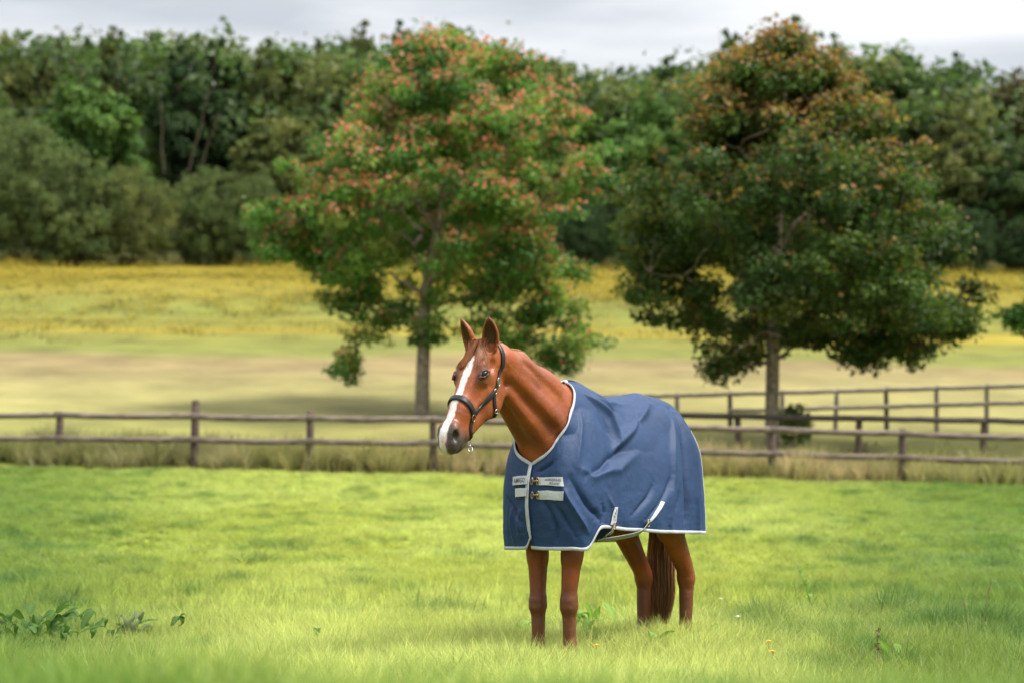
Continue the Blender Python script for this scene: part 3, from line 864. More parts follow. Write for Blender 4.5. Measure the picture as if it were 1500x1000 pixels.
def rug_pt(side, P, off):
    """nearest point of the rug to P, lifted off along the cloth's normal"""
    G, N = RUG[side]
    d = ((G - np.asarray(P)) ** 2).sum(-1); k = np.unravel_index(np.argmin(d), d.shape)
    return G[k], N[k]
def uvmap(side, u, v):
    """cloth point and normal at fractional grid coordinates"""
    G, N = RUG[side]
    u = np.clip(np.asarray(u) * (NU - 1), 0, NU - 1.001); v = np.clip(np.asarray(v) * (NV - 1), 0, NV - 1.001)
    i = u.astype(int); j = v.astype(int); a = (u - i)[..., None]; b = (v - j)[..., None]
    f = lambda A: (A[i, j] * (1 - a) + A[i + 1, j] * a) * (1 - b) + (A[i, j + 1] * (1 - a) + A[i + 1, j + 1] * a) * b
    return f(G), f(N)
def patch(side, corners, name, mat, off=0.006, thick=0.003, nu=14, nv=5, parent=None):
    """a strap lying on the cloth; corners in (u, v): a-b along the top, d-c along the bottom"""
    a, b, c, d = [np.array(x, float) for x in corners]
    s, t = np.meshgrid(np.linspace(0, 1, nu), np.linspace(0, 1, nv), indexing='ij')
    uv = (a * (1 - s)[..., None] + b * s[..., None]) * (1 - t)[..., None] + (d * (1 - s)[..., None] + c * s[..., None]) * t[..., None]
    P, N = uvmap(side, uv[..., 0], uv[..., 1])
    top = (P + N * off).reshape(-1, 3); bot = (P + N * (off - thick)).reshape(-1, 3)
    n = nu * nv
    F = []
    for i in range(nu - 1):
        for j in range(nv - 1):
            k = i * nv + j
            F.append((k, k + 1, k + nv + 1, k + nv))
    def edge(x, y): F.append((x, y, y + n, x + n))
    for i in range(nu - 1): edge(i * nv, (i + 1) * nv); edge((i + 1) * nv + nv - 1, i * nv + nv - 1)
    for j in range(nv - 1): edge(j + 1, j); edge((nu - 1) * nv + j, (nu - 1) * nv + j + 1)
    o = link(name, mesh_np(name, np.vstack([top, bot]), F, smooth=False), mat, parent or rug)
    def place(x, y, extra=0.0012):                      # x 0..1 along, y 0..1 downwards
        x = np.asarray(x, float); y = np.asarray(y, float)
        uv = (a * (1 - x)[..., None] + b * x[..., None]) * (1 - y)[..., None] + (d * (1 - x)[..., None] + c * x[..., None]) * y[..., None]
        P, N = uvmap(side, uv[..., 0], uv[..., 1])
        return P + N * (off + extra)
    return o, place
def lettering(text, place, x0, x1, y0, y1, parent, turn=False, bold=0.0):
    """print on a strap: the letters' mesh bent onto the cloth"""
    cu = bpy.data.curves.new('letters', 'FONT'); cu.body = text; cu.size = 1.0; cu.offset = bold; cu.resolution_u = 2
    tmp = bpy.data.objects.new('letters', cu)
    me = bpy.data.meshes.new_from_object(tmp)
    V = np.empty(len(me.vertices) * 3, np.float32); me.vertices.foreach_get('co', V); V = V.reshape(-1, 3)
    lo, hi = V.min(0), V.max(0)
    s = (V[:, 0] - lo[0]) / (hi[0] - lo[0]); t = 1 - (V[:, 1] - lo[1]) / (hi[1] - lo[1])
    if turn: s, t = t, 1 - s
    W = place(x0 + (x1 - x0) * s, y0 + (y1 - y0) * t)
    me.vertices.foreach_set('co', W.astype(np.float32).ravel()); me.update()
    bpy.data.objects.remove(tmp)
    return link('lettering', me, m_ink, parent)


def ring(c, n, ru, rv, r, name, mat, up=(0, 0, 1), parent=None):
    parent = parent or halter
    n = unit(n); u = unit(np.asarray(up) - n * (n @ np.asarray(up))); w = np.cross(n, u)
    a = np.linspace(0, 2 * math.pi, 25)[:-1]
    P = np.asarray(c) + ru * np.cos(a)[:, None] * w + rv * np.sin(a)[:, None] * u
    V = []; F = []; k = 6
    for i in range(24):
        t = unit(P[(i + 1) % 24] - P[i - 1]); o1 = np.cross(t, n)
        for j in range(k):
            b = 2 * math.pi * j / k
            V.append(P[i] + r * (math.cos(b) * n + math.sin(b) * o1))
    for i in range(24):
        for j in range(k):
            F.append((i * k + j, i * k + (j + 1) % k, ((i + 1) % 24) * k + (j + 1) % k, ((i + 1) % 24) * k + j))
    return link(name, mesh_np(name, V, F), mat, parent)


# chest straps with their print, buckles, girth tags and crossed surcingles
for side, uvs, words in ((1, [(0.054, 0.225), (0.164, 0.290), (0.164, 0.360), (0.054, 0.305)], [('HORSEWARE', 0.30, 0.92, 0.18, 0.50), ('IRELAND', 0.48, 0.86, 0.62, 0.86)]),
                         (1, [(0.054, 0.362), (0.164, 0.398), (0.157, 0.470), (0.054, 0.445)], []),
                         (-1, [(0.080, 0.232), (0.0, 0.170), (0.0, 0.262), (0.075, 0.316)], [('AMIGO', 0.08, 0.84, 0.22, 0.78)]),
                         (-1, [(0.060, 0.342), (0.0, 0.302), (0.0, 0.388), (0.056, 0.425)], [])):
    o, place = patch(side, uvs, 'chest_strap', m_strap, 0.010 if side > 0 else 0.016)
    for t_, x0, x1, y0, y1 in words: lettering(t_, place, x0, x1, y0, y1, o, bold=0.012)
    if side > 0:
        e = place(np.array([0.0, 0.0, -0.06]), np.array([0.0, 1.0, 0.5]), 0.004)
        n_ = uvmap(1, 0.05, 0.3)[1]
        c0 = (e[0] + e[1]) / 2
        ring(c0, n_, 0.006, 0.021, 0.003, 'buckle', m_brass, parent=rug)
        P = np.array([c0 + n_ * 0.006 + np.array([0, dy, 0]) for dy in np.linspace(0.004, -0.030, 5)])
        V, F = tube(P, [0.004, 0.005, 0.006, 0.005, 0.004], 6)
        link('buckle_tongue', mesh_np('buckle_tongue', V, F), m_brass, rug)
        ring(c0 + np.array([0.004, -0.034, 0]), n_, 0.006, 0.019, 0.003, 'buckle', m_brass, parent=rug)
o, place = patch(1, [(0.428, 0.70), (0.455, 0.705), (0.428, 0.945), (0.398, 0.935)], 'girth_tag', m_strap, 0.008, nu=5, nv=14)
lettering('AMIGO', place, 0.2, 0.8, 0.08, 0.72, o, turn=True)
o, place = patch(1, [(0.692, 0.680), (0.700, 0.688), (0.620, 0.895), (0.609, 0.888)], 'girth_tag', m_strap, 0.008, nu=5, nv=14)
def webbing(pts, w, name):
    P = resample(pts, 30); T = np.gradient(P, axis=0); T /= np.linalg.norm(T, axis=1, keepdims=True)
    out = P * np.array([0, 1, 0]) + np.array([0, 0, -0.35]); out -= T * (out * T).sum(1, keepdims=True); out /= np.linalg.norm(out, axis=1, keepdims=True)
    B = np.cross(T, out)
    prof = [(-w / 2, 0.0), (-w / 2, 0.003), (w / 2, 0.003), (w / 2, 0.0)]
    V = np.stack([P + B * a + out * b for a, b in prof], 1).reshape(-1, 3)
    F = [(i * 4 + j, i * 4 + (j + 1) % 4, (i + 1) * 4 + (j + 1) % 4, (i + 1) * 4 + j) for i in range(29) for j in range(4)]
    return link(name, mesh_np(name, V, F, smooth=False), m_web, rug)
a0 = uvmap(1, 0.415, 0.94); a1 = uvmap(1, 0.612, 0.89)
A0 = a0[0] + a0[1] * 0.012; A1 = a1[0] + a1[1] * 0.012
webbing([A1, A1 + np.array([0.10, 0.004, -0.050]), A1 + np.array([0.26, -0.02, -0.075]), A1 + np.array([0.40, -0.10, -0.09]), (0.20, -0.12, 0.76), (0.22, -0.33, 0.80)], 0.034, 'surcingle')
webbing([A0, A0 + np.array([0.02, -0.005, -0.035]), A0 + np.array([0.0, -0.06, -0.06]), (0.05, 0.05, 0.75), (-0.1, -0.18, 0.76), (-0.2, -0.33, 0.80)], 0.034, 'surcingle')
for (p_, n_), nm in ((a0, 'surcingle_clip'), (a1, 'surcingle_clip')):
    ring(p_ + n_ * 0.016, n_, 0.014, 0.020, 0.004, nm, m_brass, parent=rug)
# ------------------------------------------------------------------ headcollar
m_leather = simple_mat('dark_leather', (0.010, 0.011, 0.015), 0.40, nscale=70, namount=0.3, spec=0.28)
halter = empty('headcollar', HLOC, HROT)
tag(halter, 'dark leather headcollar with metal rings, buckled round the head of the chestnut horse', 'headcollar')
def skin_pt(h, ang, fc=None):
    """point of the head's skin at length h, angle round the head (0 forehead, 90 left cheek, 180 jaw)"""
    h = np.asarray(h, float); a = np.radians(np.asarray(ang, float))
    fc = np.interp(h, [0, 0.2, 0.35, 0.6], [-0.09, -0.115, -0.105, -0.09]) if fc is None else fc
    c = HP + h[:, None] * hA + fc[:, None] * fA
    d = np.cos(a)[:, None] * fA + np.sin(a)[:, None] * lA
    t = np.full(len(h), 0.26)
    for _ in range(60):
        t = t - np.clip(sample(c + d * t[:, None]), -0.02, 0.02) * 0.8
    return c + d * t[:, None]
def strap(pts, w, thick, name, mat=None, parent=None, n=40, lift=0.002, closed=False):
    """leather strap over the head through (h, angle) points"""
    Q = resample(np.array(pts, float), n)
    P = skin_pt(Q[:, 0], Q[:, 1])
    if not closed:
        P[1:-1] = (P[:-2] + 2 * P[1:-1] + P[2:]) / 4
    return band(P, w, thick, name, mat, parent, lift)
def band(P, w, thick, name, mat=None, parent=None, lift=0.002):
    N = grad(P); T = np.gradient(P, axis=0); T /= np.linalg.norm(T, axis=1, keepdims=True)
    B = np.cross(T, N); B /= np.linalg.norm(B, axis=1, keepdims=True)
    prof = [(-w / 2, 0), (-w / 2, thick * .7), (-w * .3, thick), (w * .3, thick), (w / 2, thick * .7), (w / 2, 0)]
    V = np.stack([P + B * a + N * (b + lift) for a, b in prof], 1).reshape(-1, 3)
    m = len(prof); L = len(P)
    F = [(i * m + j, i * m + (j + 1) % m, (i + 1) * m + (j + 1) % m, (i + 1) * m + j) for i in range(L - 1) for j in range(m)]
    F += [(0, 1, 4, 5), (1, 2, 3, 4)]
    e = (L - 1) * m
    F += [(e + 5, e + 4, e + 1, e), (e + 4, e + 3, e + 2, e + 1)]
    return link(name, mesh_np(name, V, F, smooth=False), mat or m_leather, parent or halter)
strap([(0.405, -88), (0.385, -60), (0.368, -25), (0.366, 0), (0.368, 25), (0.385, 60), (0.405, 88)], 0.032, 0.010, 'noseband', n=60)
for s in (1, -1):
    strap([(0.402, 86 * s), (0.365, 94 * s), (0.305, 103 * s), (0.245, 112 * s), (0.200, 117.5 * s)], 0.026, 0.009, 'cheek_piece')
    strap([(0.205, 117 * s), (0.16, 118.5 * s), (0.11, 120 * s), (0.06, 122 * s)], 0.022, 0.006, 'crown_strap')
    strap([(0.205, 118 * s), (0.24, 128 * s), (0.275, 141 * s), (0.298, 156 * s)], 0.020, 0.006, 'jaw_strap')
    strap([(0.408, 88 * s), (0.445, 100 * s), (0.480, 122 * s), (0.492, 150 * s), (0.495, 178 * s)], 0.020, 0.006, 'chin_strap')
    c = skin_pt(np.array([0.418]), np.array([90.0 * s])); nn = grad(c)[0]
    ring(c[0] + nn * 0.010, nn, 0.014, 0.018, 0.0026, 'ring', m_brass)
    c = skin_pt(np.array([0.205]), np.array([117.5 * s])); nn = grad(c)[0]
    ring(c[0] + nn * 0.008, nn, 0.012, 0.013, 0.0030, 'ring', m_steel)
    c = skin_pt(np.array([0.148]), np.array([119 * s])); nn = grad(c)[0]
    ring(c[0] + nn * 0.009, nn, 0.012, 0.023, 0.0032, 'buckle', m_steel)
    c = skin_pt(np.array([0.283]), np.array([146.0 * s])); nn = grad(c)[0]
    ring(c[0] + nn * 0.008, nn, 0.013, 0.011, 0.003, 'buckle', m_steel)
# crown piece over the poll, behind the ears
P = []
for s in (1, -1):
    p = skin_pt(np.array([0.06]), np.array([122.0 * s]))[0]
    P.append(p)
top = np.array([1.075, -0.035, 1.835])
Q = resample([P[0], P[0] * .35 + top * .65 + np.array([0, 0.035, -0.01]), top, P[1] * .35 + top * .65 + np.array([0, -0.035, -0.01]), P[1]], 40)
for _ in range(6): Q = Q - grad(Q) * np.clip(sample(Q) - 0.001, -0.02, 0.02)[:, None]
band(Q, 0.026, 0.008, 'headpiece')
# jaw piece under the cheeks
P = [skin_pt(np.array([0.298]), np.array([156.0 * s]))[0] for s in (1, -1)]
Q = resample([P[0], (P[0] + P[1]) / 2 - fA * 0.015, P[1]], 16)
band(Q, 0.02, 0.005, 'throat_strap')
# lead ring and clip hanging at the chin
c = skin_pt(np.array([0.497]), np.array([168.0]))[0]
ring(c - 0.012 * fA + np.array([0, 0, -0.012]), lA, 0.014, 0.016, 0.003, 'ring', m_steel)
ring(c - 0.014 * fA + np.array([-0.004, 0.004, -0.045]), fA + 0.5 * lA, 0.010, 0.017, 0.0028, 'lead_clip', m_steel)

# ------------------------------------------------------------------ scattering of grass (uncountable) on points
def blade_tuft(name, n, rad, lean, w, seed, mat, segs=3, h0=(0.6, 1.0), seedhead=0.0):
    """a tuft of n grass blades, about 1 high, as an unlinked source for the scatter"""
    r = random.Random(seed)
    V = []; F = []; T = []
    for i in range(n):
        a = r.random() * 2 * math.pi; d = rad * math.sqrt(r.random())
        bx, by = d * math.cos(a), d * math.sin(a)
        h = r.uniform(*h0); la = r.random() * 2 * math.pi; ln = lean * r.random() ** 0.7 * h
        ww = w * r.uniform(0.6, 1.3); fa = r.random() * math.pi
        fx, fy = math.cos(fa), math.sin(fa)
        k0 = len(V); tint = r.uniform(0.75, 1.25); dry = r.random() < 0.06
        for s in range(segs + 1):
            t = s / segs
            z = h * (t - 0.18 * (ln / h) * t * t)
            ox, oy = ln * t * t * math.cos(la), ln * t * t * math.sin(la)
            hw = ww * (1 - t) ** 0.7 * 0.5
            c = tint * (0.75 + 0.35 * t)
            col = (c * 1.5, c * 1.15, c * 1.5) if dry else (c, c, c)
            if s < segs:
                V += [(bx + ox - hw * fx, by + oy - hw * fy, z), (bx + ox + hw * fx, by + oy + hw * fy, z)]; T += [col, col]
            else:
                V.append((bx + ox, by + oy, z)); T.append(col)
        for s in range(segs - 1):
            k = k0 + 2 * s
            F += [(k, k + 1, k + 3), (k, k + 3, k + 2)]
        k = k0 + 2 * (segs - 1); F.append((k, k + 1, k + 2))
    me = mesh_np(name, V, F, np.array(T))
    me.materials.append(mat)
    return bpy.data.objects.new(name, me)

def scatter_mat(name, trans=0.4, rough=0.45, spec=0.35):
    m, n, l, b = node_mat(name)
    a = n.new('ShaderNodeAttribute'); a.attribute_name = 'tint'; a.attribute_type = 'INSTANCER'
    c = n.new('ShaderNodeAttribute'); c.attribute_name = 'Col'
    mul = n.new('ShaderNodeMix'); mul.data_type = 'RGBA'; mul.blend_type = 'MULTIPLY'; mul.inputs['Factor'].default_value = 1
    l.new(a.outputs['Color'], mul.inputs['A']); l.new(c.outputs['Color'], mul.inputs['B'])
    l.new(mul.outputs['Result'], b.inputs['Base Color'])
    b.inputs['Roughness'].default_value = rough; b.inputs['Specular IOR Level'].default_value = spec
    tr = n.new('ShaderNodeBsdfTranslucent'); l.new(mul.outputs['Result'], tr.inputs['Color'])
    mx = n.new('ShaderNodeMixShader'); mx.inputs['Fac'].default_value = trans
    l.new(b.outputs['BSDF'], mx.inputs[1]); l.new(tr.outputs['BSDF'], mx.inputs[2])
    l.new(mx.outputs['Shader'], n['Material Output'].inputs['Surface'])
    return m

def scatter(name, P, scl, tint, sources, kind='stuff', tilt=0.15):
    """instances of the sources on points P: per point a scale (n,3) and a colour (n,3)"""
    n = len(P)
    me = bpy.data.meshes.new(name)
    me.vertices.add(n); me.vertices.foreach_set('co', np.asarray(P, np.float32).ravel())
    a = me.attributes.new('scl', 'FLOAT_VECTOR', 'POINT'); a.data.foreach_set('vector', np.asarray(scl, np.float32).ravel())
    a = me.attributes.new('rot', 'FLOAT_VECTOR', 'POINT')
    rot = np.stack([rng.normal(0, tilt, n), rng.normal(0, tilt, n), rng.random(n) * 6.283], 1)
    a.data.foreach_set('vector', rot.astype(np.float32).ravel())
    a = me.attributes.new('idx', 'INT', 'POINT'); a.data.foreach_set('value', rng.integers(0, len(sources), n).astype(np.int32))
    a = me.attributes.new('tint', 'FLOAT_COLOR', 'POINT')
    c = np.ones((n, 4), np.float32); c[:, :3] = tint
    a.data.foreach_set('color', c.ravel())
    o = link(name, me)
    o['kind'] = kind
    col = bpy.data.collections.new(name + '_tufts')
    for s in sources: col.objects.link(s)
    ng = bpy.data.node_groups.new(name, 'GeometryNodeTree')
    ng.interface.new_socket('Geometry', in_out='INPUT', socket_type='NodeSocketGeometry')
    ng.interface.new_socket('Geometry', in_out='OUTPUT', socket_type='NodeSocketGeometry')
    N = ng.nodes; L = ng.links
    gi = N.new('NodeGroupInput'); go = N.new('NodeGroupOutput')
    ci = N.new('GeometryNodeCollectionInfo'); ci.inputs['Collection'].default_value = col
    ci.inputs['Separate Children'].default_value = True; ci.inputs['Reset Children'].default_value = True
    ip = N.new('GeometryNodeInstanceOnPoints'); ip.inputs['Pick Instance'].default_value = True
    def attr(nm, ty):
        q = N.new('GeometryNodeInputNamedAttribute'); q.data_type = ty; q.inputs['Name'].default_value = nm
        return q.outputs['Attribute']
    e2r = N.new('FunctionNodeEulerToRotation')
    L.new(attr('rot', 'FLOAT_VECTOR'), e2r.inputs[0]); L.new(e2r.outputs[0], ip.inputs['Rotation'])
    L.new(attr('scl', 'FLOAT_VECTOR'), ip.inputs['Scale'])
    L.new(attr('idx', 'INT'), ip.inputs['Instance Index'])
    L.new(gi.outputs[0], ip.inputs['Points']); L.new(ci.outputs[0], ip.inputs['Instance'])
    L.new(ip.outputs[0], go.inputs[0])
    md = o.modifiers.new('scatter', 'NODES'); md.node_group = ng
    return o

def strip_points(y0, y1, dens, margin=1.5, extra=1.5):
    """random points of the ground the camera sees between two distances, a little wider than the frame"""
    w = 750 / F_PX * margin
    area = w * (y1 * y1 - y0 * y0) + extra * 2 * (y1 - y0)
    n = int(area * dens)
    y = np.sqrt(rng.random(n) * (y1 ** 2 - y0 ** 2) + y0 ** 2)
    x = (rng.random(n) * 2 - 1) * (w * y + extra)
    return x, y

def FENCE_Y(x):
    """distance of the near fence: it comes slightly closer towards the right"""
    return 37.0 - 0.088 * np.asarray(x, float)

m_blade = scatter_mat('grass_blades', 0.5)
tufts = [blade_tuft('grass_tuft', 30, 0.09, 0.95, 0.028, 10 + i, m_blade) for i in range(5)]
tufts_long = [blade_tuft('long_blades', 7, 0.10, 0.55, 0.020, 70 + i, m_blade, segs=4, h0=(0.5, 1.0)) for i in range(5)]
tufts_far = [blade_tuft('grass_tuft_far', 34, 0.16, 1.0, 0.05, 30 + i, m_blade, segs=2) for i in range(4)]
tufts_dry = [blade_tuft('dry_tuft', 26, 0.14, 0.5, 0.030, 50 + i, m_blade, segs=3, h0=(0.45, 1.0)) for i in range(4)]

FRESH = np.array((0.385, 0.445, 0.080)); LUSH_VIGNETTE = np.array((0.125, 0.225, 0.040)); YELLOWED_LIT = np.array((0.49, 0.56, 0.150))
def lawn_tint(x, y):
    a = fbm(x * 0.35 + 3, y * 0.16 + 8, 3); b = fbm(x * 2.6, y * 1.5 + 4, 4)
    side = smooth01(np.abs(x / y + 0.01), 0.10, 0.28)            # lens vignette painted into the tint: darker green towards the frame's sides
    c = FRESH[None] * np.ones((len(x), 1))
    w = np.clip(smooth01(a, 0.42, 0.62) * 0.55 + 0.45 * smooth01(15 - y, 0, 4) * (1 - side), 0, 1)[:, None]; c = c * (1 - w) + YELLOWED_LIT * w  # yellowed patches, plus the vignette's bright centre painted into the near grass
    w = np.clip(smooth01(b, 0.58, 0.72) * 0.6 + side * 0.8, 0, 1)[:, None]; c = c * (1 - w) + LUSH_VIGNETTE * w  # lush patches, plus the painted darkening at the sides
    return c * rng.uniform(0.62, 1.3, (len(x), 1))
def lawn_height(x, y):
    return 0.62 + 0.75 * fbm(x * 0.9 + 11, y * 0.55, 3)
TUSS = []                                                        # darker tussocks
for px, d, r in [(345, 17.6, .35), (550, 17.4, .42), (20, 17.6, .4), (60, 21.5, .45), (150, 25.5, .5), (200, 18.5, .3), (285, 16.4, .3), (1285, 22.0, .5), (1380, 20.5, .5), (1450, 19.5, .4), (1180, 23.5, .5),
                 (1330, 15.6, .4), (1380, 14.8, .4), (1240, 13.3, .35), (1300, 13.3, .3), (1120, 13.0, .3), (1470, 12.1, .45), (1390, 12.4, .3), (430, 22.5, .4), (640, 15.0, .35), (720, 14.0, .35), (90, 15.6, .35), (500, 14.2, .3), (1080, 24.5, .4), (380, 20, .4), (690, 20.5, .4)]:
    p = at(px, d); TUSS.append((p.x, p.y, r))
def tuss_w(x, y):
    w = np.zeros(len(x))
    for a, b, r in TUSS: w = np.maximum(w, np.exp(-(((x - a) / (r * 0.65)) ** 2 + ((y - b) / (r * 1.0)) ** 2)) * smooth01(vnoise(x * 9 + a, y * 6), 0.30, 0.55))
    return w
def lawn(x, y, hgt, mul=1.0):
    z = gz(x, y) - 0.01
    w = tuss_w(x, y)
    h = hgt * lawn_height(x, y) * (1 + 0.45 * w) * (1 + 0.45 * np.exp(-(((x - 0.55) / 1.3) ** 2 + ((y - 11.1) / 1.0) ** 2)))
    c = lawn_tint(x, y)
    c = c * (1 - 0.9 * w[:, None]) + np.array((0.075, 0.165, 0.040)) * 0.9 * w[:, None]
    return np.stack([x, y, z], 1), np.stack([h * mul, h * mul, h], 1), c
parts = []
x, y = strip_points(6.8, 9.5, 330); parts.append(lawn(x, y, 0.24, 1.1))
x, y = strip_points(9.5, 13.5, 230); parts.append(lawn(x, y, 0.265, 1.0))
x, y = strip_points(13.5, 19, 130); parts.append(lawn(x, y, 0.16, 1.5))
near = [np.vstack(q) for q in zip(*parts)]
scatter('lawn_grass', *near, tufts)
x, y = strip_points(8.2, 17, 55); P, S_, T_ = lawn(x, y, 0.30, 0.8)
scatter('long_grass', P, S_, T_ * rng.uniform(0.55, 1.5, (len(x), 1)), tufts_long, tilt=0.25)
x, y = strip_points(18, 38, 70, extra=2.5)
k = y < FENCE_Y(x) - 0.6
x, y = x[k], y[k]
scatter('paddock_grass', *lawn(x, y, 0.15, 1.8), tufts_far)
# tall grass on the low bank close to the photographer
x, y = strip_points(2.9, 6.8, 170, 1.5, 0.5)
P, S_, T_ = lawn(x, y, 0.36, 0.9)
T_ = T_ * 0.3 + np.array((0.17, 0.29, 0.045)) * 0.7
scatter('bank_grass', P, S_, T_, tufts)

# rank dry grass along the fence and at the foot of the field
def rank(y0, y1, dens, hgt, cols, wcol, mask=None, name='rank_grass', src=None):
    x, y = strip_points(y0, y1, dens, 1.6, 3)
    if mask is not None: k = mask(x, y); x, y = x[k], y[k]
    n = fbm(x * 0.5 + 2, y * 0.8, 3); n2 = fbm(x * 0.23 + 7, y * 0.2 + 1, 3)
    c = np.zeros((len(x), 3))
    a, b, d = [np.array(q) for q in cols]
    w = smooth01(n, 0.38, 0.62)[:, None]; c = a * (1 - w) + b * w
    w = (smooth01(n2, 0.42, 0.60) * wcol)[:, None]; c = c * (1 - w) + d * w
    w = (smooth01(-x, 1.5, 7.0) * 0.55)[:, None]; c = c * (1 - w) + np.array((0.125, 0.165, 0.045)) * w
    h = hgt * (0.55 + 0.9 * fbm(x * 1.3, y * 1.1 + 5, 3))
    P = np.stack([x, y, gz(x, y) - 0.02], 1)
    return scatter(name, P, np.stack([h * 1.1, h * 1.1, h], 1), c * rng.uniform(0.75, 1.25, (len(x), 1)), src or tufts_dry, tilt=0.2)
rank(33.5, 39.5, 40, 0.66, [(0.36, 0.34, 0.12), (0.47, 0.40, 0.20), (0.25, 0.28, 0.07)], 0.7, lambda x, y: (y > FENCE_Y(x) - 0.15 + 1.5 * (vnoise(x * 0.9, x * 0.4) - .5)) & (y < FENCE_Y(x) + 1.8))
rank(37.5, 58, 14, 0.19, [(0.29, 0.25, 0.10), (0.33, 0.27, 0.13), (0.25, 0.25, 0.075)], 0.6, lambda x, y: (y > FENCE_Y(x) + 1.0) & (rng.random(len(x)) < 1 - smooth01(y, 38.5, 43)), 'meadow_grass')

# yellow-flowered field higher up the slope
def flower_tuft(name, seed, n=14):
    r = random.Random(seed); A = Acc()
    for i in range(n):
        x, y, z = r.gauss(0, .35), r.gauss(0, .35), r.uniform(0.25, 0.75)
        V = np.array([(x - .07, y, z), (x, y - .07, z + .03), (x + .07, y, z), (x, y + .07, z + .03), (x, y, 0.0), (x + .03, y, 0.0)])
        A.add(V[:4], [(0, 1, 2), (0, 2, 3)], (1.1, 1.0, 0.8))
        A.add(np.vstack([V[4:], V[2:3]]), [(0, 1, 2)], (0.35, 0.5, 0.8))
    me = A.mesh(name); me.materials.append(m_blade)
    return bpy.data.objects.new(name, me)
ft = [flower_tuft('flower_tuft', i) for i in range(4)]
x, y = strip_points(62, 131, 2.2, 1.5, 4)
band = np.exp(-((y - 71.5 - 2 * (fbm(x * .1, y * .05, 2) - .5)) / 3.6) ** 2)
up = smooth01(y, 66, 102)
keep = rng.random(len(x)) < np.clip(0.35 * band * smooth01(-x, -12, 4) + up * (0.12 + 0.85 * smooth01(fbm(x * .08 + 2, y * .05, 3), 0.35, 0.6)), 0, 1)
x, y = x[keep], y[keep]
c = np.array((0.31, 0.265, 0.045)) * rng.uniform(0.8, 1.2, (len(x), 1))
s_ = rng.uniform(0.5, 0.9, (len(x), 1)) * np.array([[1.3, 1.3, 0.7]])
scatter('yellow_flowers', np.stack([x, y, gz(x, y)], 1), s_, c, ft)

# ------------------------------------------------------------------ fences
def wood_mat(name, col, col2):
    m, n, l, b = node_mat(name)
    t = n.new('ShaderNodeTexCoord'); mp = n.new('ShaderNodeMapping'); mp.inputs['Scale'].default_value = (1.5, 14, 14)
    z = n.new('ShaderNodeTexNoise'); z.inputs['Scale'].default_value = 2.2; z.inputs['Detail'].default_value = 6
    r = n.new('ShaderNodeValToRGB'); r.color_ramp.elements[0].position = 0.35; r.color_ramp.elements[1].position = 0.68
    r.color_ramp.elements[0].color = (*col, 1); r.color_ramp.elements[1].color = (*col2, 1)
    l.new(t.outputs['Object'], mp.inputs[0]); l.new(mp.outputs[0], z.inputs['Vector']); l.new(z.outputs['Fac'], r.inputs['Fac'])
    l.new(r.outputs[0], b.inputs['Base Color']); b.inputs['Roughness'].default_value = 0.85
    bp = n.new('ShaderNodeBump'); bp.inputs['Strength'].default_value = 0.5; bp.inputs['Distance'].default_value = 0.02
    l.new(z.outputs['Fac'], bp.inputs['Height']); l.new(bp.outputs[0], b.inputs['Normal'])
    return m
m_rail = wood_mat('weathered_rail', (0.070, 0.052, 0.040), (0.25, 0.195, 0.155))
m_rail_dark = wood_mat('dark_stained_rail', (0.035, 0.028, 0.024), (0.10, 0.080, 0.068))
m_rail_grey = wood_mat('silver_grey_rail', (0.16, 0.13, 0.11), (0.36, 0.31, 0.26))
m_post = wood_mat('weathered_post', (0.034, 0.022, 0.017), (0.135, 0.092, 0.070))
def rail(parent, A, B, r, mat, seed=0, sag=0.02):
    rr = random.Random(seed)
    P = []; R = []
    for i in range(9):
        t = i / 8
        P.append((A[0] + (B[0] - A[0]) * t, A[1] + (B[1] - A[1]) * t + rr.gauss(0, .003), A[2] + (B[2] - A[2]) * t - sag * math.sin(math.pi * t) + rr.gauss(0, .004)))
        R.append(r * rr.uniform(0.94, 1.06))
    V, F = tube(P, R, 8)
    V = V.copy(); c = np.array(P).mean(0)
    V[:, 1] = c[1] + (V[:, 1] - c[1]) * 0.55          # flattened, like a split rail
    return link('rail', mesh_np('rail', V - c, F), mat, parent, Vector(c) - parent.location)
def post(parent, x, y, h, r, mat, seed=0, name='post'):
    rr = random.Random(seed)
    z0 = float(gz(x, y))
    lx, ly = rr.gauss(0, .02), rr.gauss(0, .02)
    P = [(0, 0, -0.35), (lx * .2, ly * .2, 0.1), (lx * .5, ly * .5, h * .5), (lx, ly, h - .03), (lx, ly, h)]
    V, F = tube(P, [r * 1.02, r * 1.05, r, r * .96, r * .80], 10)
    return link(name, mesh_np(name, V, F), mat, parent, Vector((x, y, z0)) - parent.location)

